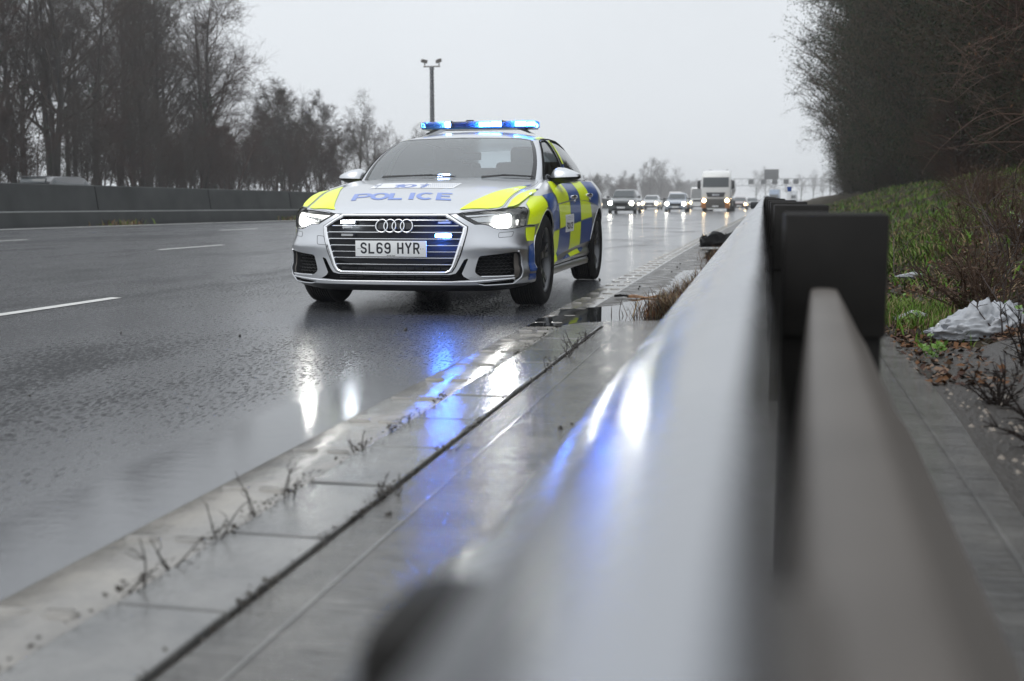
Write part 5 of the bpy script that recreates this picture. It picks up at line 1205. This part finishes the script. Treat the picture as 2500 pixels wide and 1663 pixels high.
b=MB(); b.box((-6.5,0,3.42),(9.6,.8,.05)); 
for x in (-3,-6,-9): b.lathe([(.30,3.35),(.30,3.62),(0,3.66)],18,'z',(x,0,0))
for sg in (1,-1): b.tube([(-1.8,sg*.75,3.30),(-1.9,sg*.75,3.72),(-11,sg*.75,3.72)],.035,6)
b.build('walkway',dk,lo)
b=MB(); b.box((-5.5,0,.95),(11.5,.9,.2)); 
for sg in (1,-1): b.box((-5.6,sg*1.1,.85),(3.4,.12,.75),0,.03)
b.build('chassis',dk,lo)

# ------------------------------------------------------------------ trees
def rot_to(d): return d.to_track_quat('Z','Y')
def bare_tree(seed,h,kind='tall',dens_=1.0):
    """leafless tree: returns (trunk mesh, crown mesh)"""
    rnd=random.Random(seed); T=MB(); C=MB()
    def branch(p,d,L,r,lev):
        n={0:9,1:6,2:4,3:3,4:2}[lev]; pts=[p.copy()]; rs=[r]; d=d.normalized(); dirs=[d.copy()]
        wob={0:.05,1:.14,2:.20,3:.24,4:.25}[lev]
        for i in range(n):
            d=(d+Vector((rnd.gauss(0,wob),rnd.gauss(0,wob),rnd.gauss(0,wob)*.7+({0:.05,1:.09,2:.05,3:.03,4:.02}[lev])))).normalized()
            p=p+d*(L/n); pts.append(p.copy()); dirs.append(d.copy()); rs.append(max(r*(1-.82*(i+1)/n),.006))
        (T if lev==0 else C).tube(pts,rs,{0:8,1:5,2:4,3:3,4:3}[lev],cap=False)
        if lev>=4: return
        k={0:int(15*dens_),1:int(7*dens_),2:6,3:5}[lev]
        for j in range(k):
            t={0:.28+.72*((j+rnd.random())/k),1:.22+.78*((j+rnd.random())/k),2:.15+.85*rnd.random(),3:.1+.9*rnd.random()}[lev]
            f=t*n; i=min(n-1,int(f)); q=pts[i].lerp(pts[i+1],f-i); dd=dirs[i]
            a=rnd.uniform(0,2*PI); side_=dd.orthogonal().normalized(); side_.rotate(Matrix.Rotation(a,3,dd))
            ang={0:rnd.uniform(.55,1.1)*(1.15-.5*t),1:rnd.uniform(.4,.9),2:rnd.uniform(.4,1.0),3:rnd.uniform(.4,1.1)}[lev]
            nd=dd*math.cos(ang)+side_*math.sin(ang)
            l2={0:L*rnd.uniform(.30,.50)*(1.25-.75*t),1:L*rnd.uniform(.34,.55)*(1.15-.5*t),2:L*rnd.uniform(.35,.6),3:L*rnd.uniform(.4,.7)}[lev]
            branch(q,nd,max(l2,.25),max(rs[i]*rnd.uniform(.38,.6),.006),lev+1)
    if kind=='tall': branch(Vector((0,0,-.3)),Vector((rnd.gauss(0,.04),rnd.gauss(0,.04),1)),h,h*.016,0)
    else:
        for k in range(6):
            a=rnd.uniform(0,2*PI); rr=rnd.uniform(.1,.7); lean=rnd.uniform(.05,.42)
            branch(Vector((rr*math.cos(a),rr*math.sin(a),-.2)),Vector((math.cos(a)*lean,math.sin(a)*lean,1)),h*rnd.uniform(.6,1.0),h*.010,0 if k==0 else 1)
    return T,C
def mk_tree(name,label,seed,h,kind,twig,leaves=None,group='bare winter trees beyond the barrier',dens_=1.25):
    T,C=bare_tree(seed,h,kind,dens_); root=empty(name); tag(root,label,'tree',group)
    T.build('trunk',M['barkd'],root,angle=180,fix=False); C.build('crown',twig,root,angle=180,fix=False)
    if leaves:
        rnd=random.Random(seed+50); L=MB(); P=T.v if leaves=='ivy' else C.v
        cnt=2600 if leaves=='ivy' else 1500
        for i in range(cnt):
            p=Vector(rnd.choice(P)); 
            if leaves=='ivy' and p.z>h*.62: continue
            q=p+Vector((rnd.gauss(0,.25),rnd.gauss(0,.25),rnd.gauss(0,.3))); a=Vector((rnd.gauss(0,1),rnd.gauss(0,1),rnd.gauss(0,1))).normalized(); c=a.orthogonal().normalized(); s=rnd.uniform(.06,.13)
            L.add([q,q+a*s+c*s*.5,q+a*s*1.6,q+a*s-c*s*.5],[(0,1,2,3)])
        L.build('ivy_leaves' if leaves=='ivy' else 'leaves',M['ivy'],root,smooth=False,fix=False)
    return root
protos=[mk_tree('bare_tree','tall bare tree with ivy up its trunk, beyond the barrier',11,14.5,'tall',M['twig'],'ivy'),
        mk_tree('bare_tree','tall bare tree with a straight trunk, beyond the barrier',12,15.5,'tall',M['twig']),
        mk_tree('bare_tree','bare tree with a wide twiggy crown, beyond the barrier',13,13.5,'tall',M['twig']),
        mk_tree('bare_tree','slender bare tree with red-brown twigs, beyond the barrier',14,13.0,'tall',M['twig_red'],'ivy')]
shr=[mk_tree('bare_shrub','many-stemmed bare shrub with reddish twigs below the tall trees',21,7.5,'shrub',M['twig_red'],group='bare shrubs beneath the trees'),
     mk_tree('bare_shrub','dense dark bare shrub at the end of the wood',22,7.0,'shrub',M['twig'],group='bare shrubs beneath the trees')]
kids={}
for q in bpy.data.objects:
    if q.parent: kids.setdefault(q.parent.name,[]).append(q)
used=set()
def place(p,u,s,z,sc,rz,label=None,group=None):
    o=p if p.name not in used else copy_tree(p,None,kids); used.add(p.name)
    o.location=W(u,s,z); o.scale=(sc*random.uniform(.9,1.1),sc*random.uniform(.9,1.1),sc); o.rotation_euler=(0,0,rz)
    if label: o['label']=label
    if group: o['group']=group
    return o
rnd=random.Random(77)
# front row, spaced like the photographed wood; heights fall off to the right
row=[]
s=48
while s<91:
    row.append((-44+rnd.uniform(-2.5,2.5)-(.04*(s-60)),s)); s+=rnd.uniform(2.5,3.9)
for i,(u,s) in enumerate(row):
    q=1.16 if s<88 else (1.06 if s<103 else .9)
    place(protos[i%4],u,s,.3,q*rnd.uniform(.93,1.10),rnd.random()*6)
for i in range(18): place(protos[(i*3+1)%4],-50+rnd.uniform(-3,3),50+i*2.6+rnd.uniform(-1,1),.3,rnd.uniform(.95,1.2)*(1.05 if i<13 else .92),rnd.random()*6)
for i in range(36): place(shr[i%2],-41+rnd.uniform(-6,3),46+i*1.5+rnd.uniform(-1,1),.3,rnd.uniform(.6,1.05),rnd.random()*6)
for u,s,q in ((-43.5,96,1.30),(-44,99.5,1.42),(-42.5,103,1.30),(-45,106,1.15),(-42,107.5,1.0)): place(shr[1],u,s,.3,q,rnd.random()*6,'rounded dark bare shrub closing the right end of the wood')
for u,s,q,p in ((-44.0,121,.60,2),(-46.5,124,.70,1),(-43,126,.62,3),(-47,131,.60,0),(-43.5,133,.52,2)): place(protos[p],u,s,.3,q,rnd.random()*6,'smaller bare tree right of the wood, left of the camera mast','small bare trees right of the wood')
for u,s,q,p in ((-47.5,150,.66,2),(-45,152,.60,3),(-50,156,.62,1)): place(protos[p],u,s,.3,q,rnd.random()*6,'pale bare tree standing just left of the police car roof','pale bare trees left of the police car')
for i in range(9): place(shr[i%2],-44+rnd.uniform(-4,3),116+i*4.5,.2,rnd.uniform(.45,.7),rnd.random()*6)
nest=empty('crow_nest',W(-44,84.5,14.6)); tag(nest,'dark twig nest high in the last tall tree','nest'); b=MB()
for i in range(40): 
    a=rnd.random()*6.3; b.tube([(.3*math.cos(a),.3*math.sin(a),rnd.uniform(-.15,.15)),(.3*math.cos(a+1.4),.3*math.sin(a+1.4),rnd.uniform(-.15,.2))],.025,4)
b.build('twigs',M['barkd'],nest)
# far line across the road, behind the traffic
for i in range(46):
    s=280*(2.9**(i/45))+rnd.uniform(-4,4); u=-46+rnd.uniform(-6,5)-7e-5*s*s
    place(shr[i%2],u,s,-.1,(.95+.9*(s-280)/520)*rnd.uniform(.8,1.1),rnd.random()*6,'hazy bare shrub in the low far line behind the traffic','far shrubs behind the traffic')
for u,s,q,p in ((-51,398,1.02,2),(-48,404,.98,2),(-55,407,.94,2),(-43,410,.82,2),(-60,395,.74,2),(-50,412,1.0,2)): place(protos[p],u,s,-.1,q,rnd.random()*6,'hazy domed bare tree above the traffic, right of the police car','hazy trees above the traffic')
for i in range(12): place(protos[i%4],-25+i*5.0,520+rnd.uniform(-20,20),-.1,rnd.uniform(.72,.98),rnd.random()*6,'faint tree on the horizon behind the gantry','faint horizon trees')

# ------------------------------------------------------------------ overhanging hedge trees on the right
def dense_tree(seed,h,R,leafm,twm,nb,nl,lsz):
    """evergreen: crown reaches the ground on the road side; arching twigs and many leaf-size faces in clumps"""
    rnd=random.Random(seed); T=MB(); C=MB(); L=MB()
    T.tube([(0,0,-.5),(rnd.gauss(0,.1),rnd.gauss(0,.1),h*.35),(rnd.gauss(0,.3),rnd.gauss(0,.3),h*.7),(rnd.gauss(0,.4),0,h*.95)],[.26,.2,.12,.03],8)
    def rad(z):
        t=z/h; return R*max(.12,(min(1,(t+.02)/.40))**.7*(1 if t<.55 else max(.12,(1-(t-.55)/.47))**.55))*(1)
    tips=[]
    for i in range(nb):
        z=h*rnd.uniform(.04,.98); a=rnd.uniform(0,2*PI); r=rad(z)*rnd.choice((rnd.uniform(.6,1.0),rnd.uniform(.85,1.12),rnd.uniform(1.0,1.38))); p0=Vector((0,0,max(.2,z-r*rnd.uniform(.2,.9)))); e=Vector((r*math.cos(a),r*math.sin(a),z))
        mid=p0.lerp(e,.55)+Vector((rnd.gauss(0,.2),rnd.gauss(0,.2),rnd.uniform(.1,.6))); pts=[p0.lerp(mid,t) for t in (0,.5)]+[mid,mid.lerp(e,.5)+Vector((rnd.gauss(0,.12),rnd.gauss(0,.12),rnd.gauss(0,.1))),e]
        C.tube(pts,[.035,.026,.018,.011,.005],4,cap=False)
        for k in range(9):
            t=rnd.uniform(.3,1); f=t*4; j=min(3,int(f)); q=pts[j].lerp(pts[j+1],f-j); d=(e-p0).normalized()+Vector((rnd.gauss(0,.7),rnd.gauss(0,.7),rnd.gauss(.1,.6))); l=rnd.uniform(.3,.95); m_=q+d.normalized()*l*.5+Vector((0,0,rnd.uniform(-.05,.1))); q2=q+d.normalized()*l+Vector((rnd.gauss(0,.08),rnd.gauss(0,.08),rnd.uniform(-.18,.1)))
            C.tube([q,m_,q2],[.009,.006,.003],3,cap=False); tips+= [m_,q2,q2]
            for _ in range(2):
                g_=m_.lerp(q2,rnd.random()); C.tube([g_,g_+Vector((rnd.gauss(0,.16),rnd.gauss(0,.16),rnd.gauss(0,.16)))],[.004,.002],3,cap=False)
    for i in range(nl):
        p=rnd.choice(tips)+Vector((rnd.gauss(0,.13),rnd.gauss(0,.13),rnd.gauss(0,.13))); a=Vector((rnd.gauss(0,1),rnd.gauss(0,1),rnd.gauss(0,1))).normalized(); c=a.orthogonal().normalized(); s=lsz*rnd.uniform(.6,1.4)
        L.add([p,p+a*s+c*s*.45,p+a*s*2,p+a*s-c*s*.45],[(0,1,2,3)],0 if rnd.random()<.75 else (1 if rnd.random()<.7 else 2))
    return T,C,L
def mk_dense(name,label,seed,h,R,nb,nl,lsz,lm=('leafdark','leafolive','leafgreen'),tw='twig_mid'):
    T,C,L=dense_tree(seed,h,R,None,None,nb,nl,lsz); root=empty(name); tag(root,label,'tree','dark overgrown trees beside the hard strip')
    T.build('trunk',M['barkd'],root,angle=180,fix=False); C.build('crown',M[tw],root,angle=180,fix=False); L.build('foliage',[M[k] for k in lm],root,smooth=False,fix=False); return root
M['twig_light']=mat('red_brown_branch',(.15,.085,.06),.6)
M['twig_mid']=mat('grey_brown_twig',(.072,.053,.036),.8,spec=.12)
hd=[mk_dense('hedge_tree','dark evergreen tree overhanging the strip, in the row on the right',31,11.5,3.5,330,38000,.040),
    mk_dense('hedge_tree','dark twiggy tree with greenish moss, in the row on the right',32,10.5,3.3,330,28000,.038),
    mk_dense('hedge_tree','thorny brown tree with few leaves, in the row on the right',33,9.0,3.2,420,13000,.036,('leafolive','deadleaf','leafgreen'),'twig_red')]
kids={}
for q in bpy.data.objects:
    if q.parent: kids.setdefault(q.parent.name,[]).append(q)
rnd=random.Random(5)
HL=[(7.0,17.5,2,.95),(8.2,21,2,1.0),(6.9,24.5,2,1.05),(8.0,28,0,1.0),(7.0,32,1,1.0),(8.2,36,0,1.05),(6.8,40,1,1.05),(7.4,45,0,1.0),(6.6,50,0,1.1),(7.4,55,1,1.05),(6.2,60,0,1.10),(7.2,66,1,1.05),(6.0,71,0,1.12),(6.6,78,1,1.1),(6.0,85,0,1.05),(6.9,92,1,1.0),(10.8,20,0,1.1),(11,27,1,1.15),(11,35,0,1.2),(10.5,44,0,1.25),(10,55,1,1.3),(9.2,13.5,2,1.0)]
for u,s,k,q in HL:
    o=place(hd[k],u,s,bank_z(u,min(s,200))-.1,q*1.0,rnd.random()*6.28)
    if 39<s<95: o.scale.z*=1.42
for i in range(26):
    u,s=6.2+rnd.uniform(-.9,1.6),16+i*3.1+rnd.uniform(-1,1); o=place(hd[(0,2,1)[i%3]],u,s,bank_z(u,min(s,200))-.25,.34,rnd.random()*6.28,'low dark bush filling the foot of the tree row on the right','dark bushes at the foot of the tree row'); o.scale=(.42,.42,.30)
for i in range(34):   # long arching branches hanging out of the hedge face
    u,s=rnd.uniform(4.3,6.4),rnd.uniform(12,30); z0=bank_z(u,s)+rnd.uniform(.6,4.2); root=empty('arching_branch',W(u,s,z0)); tag(root,'long bare red-brown branch arching out of the dark hedge','branch','bare branches arching out of the hedge')
    b=MB(); d=Vector((-rnd.uniform(.5,1),-rnd.uniform(.1,.9),rnd.uniform(-.1,.6))).normalized(); p=Vector((1.2,.6,0)); pts=[p]
    for k in range(8): d=(d+Vector((rnd.gauss(0,.12),rnd.gauss(0,.12),-.13+rnd.gauss(0,.10)))).normalized(); p=p+d*.33; pts.append(p)
    b.tube(pts,[.013*(1-.1*k) for k in range(9)],5,cap=False)
    for k in range(9):
        q=pts[rnd.randrange(2,9)]; e=Vector((rnd.gauss(-.2,.4),rnd.gauss(0,.4),rnd.gauss(.1,.35))); b.tube([q,q+e*.5+Vector((0,0,.05)),q+e],[.005,.004,.002],3,cap=False)
    b.build('stem',M['twig_light'],root,fix=False)
for i in range(18):
    u,s=rnd.uniform(7.6,11.5),22+i*1.5+rnd.uniform(-1,1); o=place(hd[(0,2,1)[i%3]],u,s,bank_z(u,s)-.2,.34,rnd.random()*6.28,'low dark bush filling the foot of the tree row on the right','dark bushes at the foot of the tree row'); o.scale=(.46,.46,.28)
iv=empty('ivy_clump',W(6.6,15.0,3.2)); tag(iv,'glossy green ivy hanging at the top right corner of the hedge','ivy'); L=MB(); rnd=random.Random(6)
for i in range(1500):
    p=Vector((rnd.gauss(0,.42),rnd.gauss(0,.4),rnd.gauss(0,.75)-.0)); a=Vector((rnd.gauss(0,1),rnd.gauss(0,1),rnd.gauss(-.5,.6))).normalized(); c=a.orthogonal().normalized(); s=rnd.uniform(.025,.05)
    L.add([p,p+a*s+c*s*.8,p+a*s*2,p+a*s-c*s*.8],[(0,1,2,3)])
L.build('foliage',M['ivy'],iv,smooth=False,fix=False)
T=MB(); 
for i in range(8): T.tube([(rnd.gauss(0,.3),rnd.gauss(0,.3),-2.2),(rnd.gauss(0,.3),rnd.gauss(0,.3),-.8),(rnd.gauss(0,.4),rnd.gauss(0,.3),.9)],.012,4)
T.build('stem',M['barkd'],iv)

# ------------------------------------------------------------------ bank cover: grass, dead leaves (uncountable) and single stems
def blades(name,n,area,hfun,hmin,hmax,mats,wts,seed,lean=.35,wd=.006,keep=lambda u,s:1.0):
    rnd=random.Random(seed); vs=[];fs=[];mi=[]
    for i in range(n):
        u,s=area(rnd)
        if rnd.random()>keep(u,s): continue
        p=W(u,s,hfun(u,s)-.01); h=rnd.uniform(hmin,hmax); a=rnd.uniform(0,2*PI); d=Vector((math.cos(a),math.sin(a),0)); q=Vector((-d.y,d.x,0)); w_=wd*rnd.uniform(.6,1.4)*(1+.04*s); l=lean*rnd.uniform(.3,1.8)*h
        k=len(vs); vs+=[p-q*w_,p+q*w_,p+Vector((0,0,h*.6))+d*l*.4+q*w_*.7,p+Vector((0,0,h*.6))+d*l*.4-q*w_*.7,p+Vector((0,0,h*.92))+d*l]
        fs+=[(k,k+1,k+2,k+3),(k+3,k+2,k+4)]; r=rnd.random(); c=0; acc=0
        for j,wt in enumerate(wts):
            acc+=wt
            if r<acc: c=j; break
        mi+=[c,c]
    b=MB(); b.v=[tuple(v) for v in vs]; b.f=fs; b.m=mi; o=b.build(name,mats,smooth=False,fix=False); o['kind']='stuff'; return o
def ns(u,s): return .5+.5*math.sin(u*2.3+math.sin(s*.8)*2)*math.cos(s*1.3+u)
def near_area(u0,u1,s0,s1,pw=2.0): return lambda r:(r.uniform(u0,u1),s0+(s1-s0)*r.random()**pw)
blades('grass',88000,lambda r:(lambda s:(1.2+r.random()**1.3*max(2.5,.40*s-1.2),s))(8+52*r.random()**1.9),bank_z,.04,.17,[M['grassA'],M['grassB'],M['straw'],M['leafgreen']],[.46,.20,.22,.12],41,.95,.005,lambda u,s:(.30+.70*ns(u,s)) if s>12.0+1.5*(u-1.19)+1.6*math.sin(u*3+s) else .14*ns(u,s))
blades('dead_weeds',14000,lambda r:(lambda s:(-.40+r.gauss(0,.115)-.06*math.sin(s*.9)-(.10*max(0,9.4-s)*r.random()),s))(7.62+17*r.random()**1.9),lambda u,s:zr(u,s)+.01,.05,.19,[M['straw'],M['deadleaf'],M['twig_red'],M['soil']],[.26,.28,.30,.16],42,.8,.0022)
blades('barrier_weeds',420,lambda r:((lambda c:(-16.3+r.gauss(0,.10),c+r.gauss(0,.5)))(r.choice((26.6,26.9,37.5,38.3,41)))),lambda u,s:zr(u,s),.03,.20,[M['straw'],M['grassB'],M['deadleaf']],[.4,.3,.3],43,.8,.008)
blades('verge_grass',2500,lambda r:(1.0+r.gauss(0,.12),8.0+r.gauss(0,.5)),bank_z,.04,.15,[M['grassA'],M['grassB'],M['straw']],[.5,.25,.25],44,.6,.003)
def litter(name,n,area,seed,mats,smin,smax,hf):
    rnd=random.Random(seed); b=MB()
    for i in range(n):
        u,s=area(rnd); p=W(u,s,hf(u,s)+rnd.uniform(0,.025)); a=Vector((rnd.gauss(0,1),rnd.gauss(0,1),rnd.gauss(0,.35))).normalized(); c=Vector((0,0,1)).cross(a).normalized()+Vector((0,0,rnd.gauss(0,.4))); l=rnd.uniform(smin,smax)
        b.add([p,p+a*l*.5+c*l*.35,p+a*l,p+a*l*.5-c*l*.35],[(0,1,2,3)],rnd.randrange(len(mats)))
    o=b.build(name,mats,smooth=False,fix=False); o['kind']='stuff'; return o
litter('dead_leaves',44000,lambda r:(lambda s:(.72+r.random()**1.4*max(3.0,.42*s-.6),s))(5.0+14*r.random()**1.3),51,[M['deadleaf'],M['twig_red'],mat('pale_dead_leaf',(.15,.085,.045),.6),M['soil']],.018,.052,bank_z)
litter('bank_debris',2500,near_area(.9,2.2,2.6,6.2,1.0),52,[M['deadleaf'],M['soil'],M['gravel']],.015,.04,bank_z)
litter('joint_dirt',1500,lambda r:(r.choice((-1.205,-1.207,-.953,-.951))+r.gauss(0,.008),r.uniform(1.0,6.9) if r.random()<.45 else r.choice((2.0,2.35,2.55,2.7,2.8,3.3,3.62,3.75,4.2,5.1,5.6,5.9,6.3))+r.gauss(0,.05)),53,[M['soil'],M['barkd'],M['soil']],.005,.017,lambda u,s:.014)
strip('gravel_strip',.52,2.6,-2,6.3,14,40,M['gravel'],.022,geo=False,f=bank_z)
# stones of the gravel strip
rnd=random.Random(61); b=MB()
for i in range(1400):
    u,s=rnd.uniform(.72,1.9),rnd.uniform(1.4,4.9); r=rnd.uniform(.004,.014); p=W(u,s,bank_z(u,s)+.022); q=[(p.x+r*math.cos(t)*rnd.uniform(.7,1.2),p.y+r*math.sin(t)*rnd.uniform(.7,1.2),p.z) for t in (0,1.2,2.5,3.7,5)]
    b.add(q+[(p.x,p.y,p.z+r*.9)],[(j,(j+1)%5,5) for j in range(5)],rnd.randrange(2))
o=b.build('gravel',[M['gravel'],mat('pale_stone',(.20,.17,.14),.45)],angle=180); o['kind']='stuff'
def stem_plant(name,label,cat,loc,n,h,spread,material,seed,group=None,r=.004,fork=3,leaf=None):
    rnd=random.Random(seed); root=empty(name,loc); tag(root,label,cat,group); b=MB(); tips=[]
    for i in range(n):
        a=rnd.uniform(0,2*PI); d=Vector((math.cos(a)*spread*rnd.random(),math.sin(a)*spread*rnd.random(),1)).normalized(); p=Vector((rnd.gauss(0,.012),rnd.gauss(0,.012),-.01)); hh=h*rnd.uniform(.5,1.0); pts=[p]
        for k in range(5):
            d=(d+Vector((rnd.gauss(0,.16),rnd.gauss(0,.16),rnd.gauss(-.04,.10)))).normalized(); p=p+d*hh/5; pts.append(p)
        b.tube(pts,[r*(1-.13*k) for k in range(6)],5,cap=False)
        for f in range(fork):
            q=pts[rnd.randrange(1,5)]; dd=(d+Vector((rnd.gauss(0,.7),rnd.gauss(0,.7),rnd.gauss(0,.4)))).normalized(); l=hh*rnd.uniform(.15,.4); m_=q+dd*l*.5; e=m_+(dd+Vector((rnd.gauss(0,.4),rnd.gauss(0,.4),rnd.gauss(0,.3)))).normalized()*l*.5
            b.tube([q,m_,e],[r*.55,r*.45,r*.25],4,cap=False); tips+=[m_,e]
        tips+=pts[2:]
    b.build('stem',material,root)
    if leaf:
        L=MB()
        for i in range(leaf[1]):
            p=rnd.choice(tips); a=Vector((rnd.gauss(0,1),rnd.gauss(0,1),rnd.gauss(.2,.4))).normalized(); c=a.orthogonal().normalized(); s=leaf[2]*rnd.uniform(.6,1.3)
            L.add([p,p+a*s+c*s*.7,p+a*s*2,p+a*s-c*s*.7],[(0,1,2,3)])
        L.build('foliage',leaf[0],root,smooth=False,fix=False)
    return root
M['bramleaf']=mat('bramble_leaf',(.058,.036,.022),.7,spec=.15)
bst=mat('dead_bramble',(.060,.036,.024),.7,spec=.15)
rnd=random.Random(19)
for i in range(30):
    s=7.6+15*(i/29)**1.2+rnd.uniform(-.3,.3); u=s*rnd.uniform(.160,.222)*(1 if i%3 else 1.45)
    p=stem_plant('bramble_thicket','tangled brown bramble thicket with dead leaves on the right of the bank','bramble',W(u,s,bank_z(u,s)),22,rnd.uniform(.35,.65)*(1+.04*s),1.7,bst,200+i,'bramble thickets on the right of the bank',.0045,6,(M['bramleaf'],95,.015))
bram=mat('bramble_stem',(.030,.018,.014),.5); gl=mat('bright_leaf',(.11,.22,.025),.45)
for i,(u,s,h) in enumerate(((1.55,8.8,.75),(1.75,9.4,.9),(1.5,7.6,.8),(1.7,8.6,1.1),(2.0,9.6,1.0),(1.35,9.9,.6),(2.1,10.5,1.1),(1.25,11.2,.9),(2.2,11.0,1.3),(2.3,11.8,1.0),(1.40,6.9,.55),(1.30,6.6,.42))):
    stem_plant('bramble','leafless dark bramble stem arching out of the dead leaves on the bank','bramble',W(u,s,bank_z(u,s)),2,h,.5,bram,70+i,'bramble stems on the bank',.0055,4)
for i,(u,s,n,h) in enumerate(((.90,4.55,14,.26),(.98,4.15,16,.30),(.92,3.75,12,.24),(1.15,4.4,16,.40),(1.32,4.9,16,.50),(.86,3.3,9,.18),(1.05,3.6,12,.30),(1.2,5.5,12,.45))):
    stem_plant('dead_weed','black-brown dried weed sprawling over the wet concrete edge at the right','weed',W(u,s,bank_z(u,s)),n,h,1.3,mat('dried_weed',(.016,.011,.009),.7,spec=.15) if i==0 else bpy.data.materials['dried_weed'],90+i,'dried weeds by the slab edge',.0045,6)
for i,(u,s,n,h) in enumerate(((.84,5.9,4,.17),(.95,7.5,5,.14),(1.42,6.25,5,.20),(1.05,9.3,5,.16),(2.3,9.2,4,.26),(2.7,13,6,.45),(3.4,13.5,5,.5))):
    stem_plant('green_weed','small bright green nettle-like plant at the edge of the bank','weed',W(u,s,bank_z(u,s)),n,h,.8,M['grassA'],110+i,'green weeds along the bank edge',.003,2,(gl,46,.016 if i<5 else .03))
# dead twigs growing out of the slab joints
tw=mat('joint_twig',(.040,.034,.030),.7)
for i,(u,s,n,h) in enumerate(((-1.205,2.33,2,.20),(-1.205,2.52,2,.14),(-1.205,2.68,3,.15),(-1.205,2.12,3,.12),(-1.205,1.98,2,.14),(-1.205,3.28,4,.10),(-1.205,3.62,2,.07),(-1.205,3.72,2,.06),(-.952,2.80,7,.08),(-.952,3.36,3,.07),(-.952,5.05,2,.14),(-.952,5.55,6,.17),(-.952,5.9,9,.13),(-.952,6.15,5,.10),(-.952,6.35,6,.08),(-1.205,3.95,5,.04))):
    stem_plant('joint_twig','short dead twig sprouting from a joint in the wet concrete','twig',W(u,s,.012),n,h,1.1,tw,130+i,'dead twigs in the concrete joints',.0026,2)
# ------------------------------------------------------------------ damp air
b=MB(); b.box((-40,560,14),(760,1300,32)); hz=b.build('haze',mat('x',(1,1,1)),smooth=False,fix=True); hm=bpy.data.materials.new('haze_air'); hm.use_nodes=True; nt=hm.node_tree; nt.nodes.clear()
o=nt.nodes.new('ShaderNodeOutputMaterial'); pv=nt.nodes.new('ShaderNodeVolumePrincipled'); pv.inputs['Color'].default_value=(.98,.985,.99,1); pv.inputs['Density'].default_value=.0009; pv.inputs['Anisotropy'].default_value=.25; nt.links.new(pv.outputs[0],o.inputs['Volume'])
hz.data.materials.clear(); hz.data.materials.append(hm); hz['kind']='stuff'
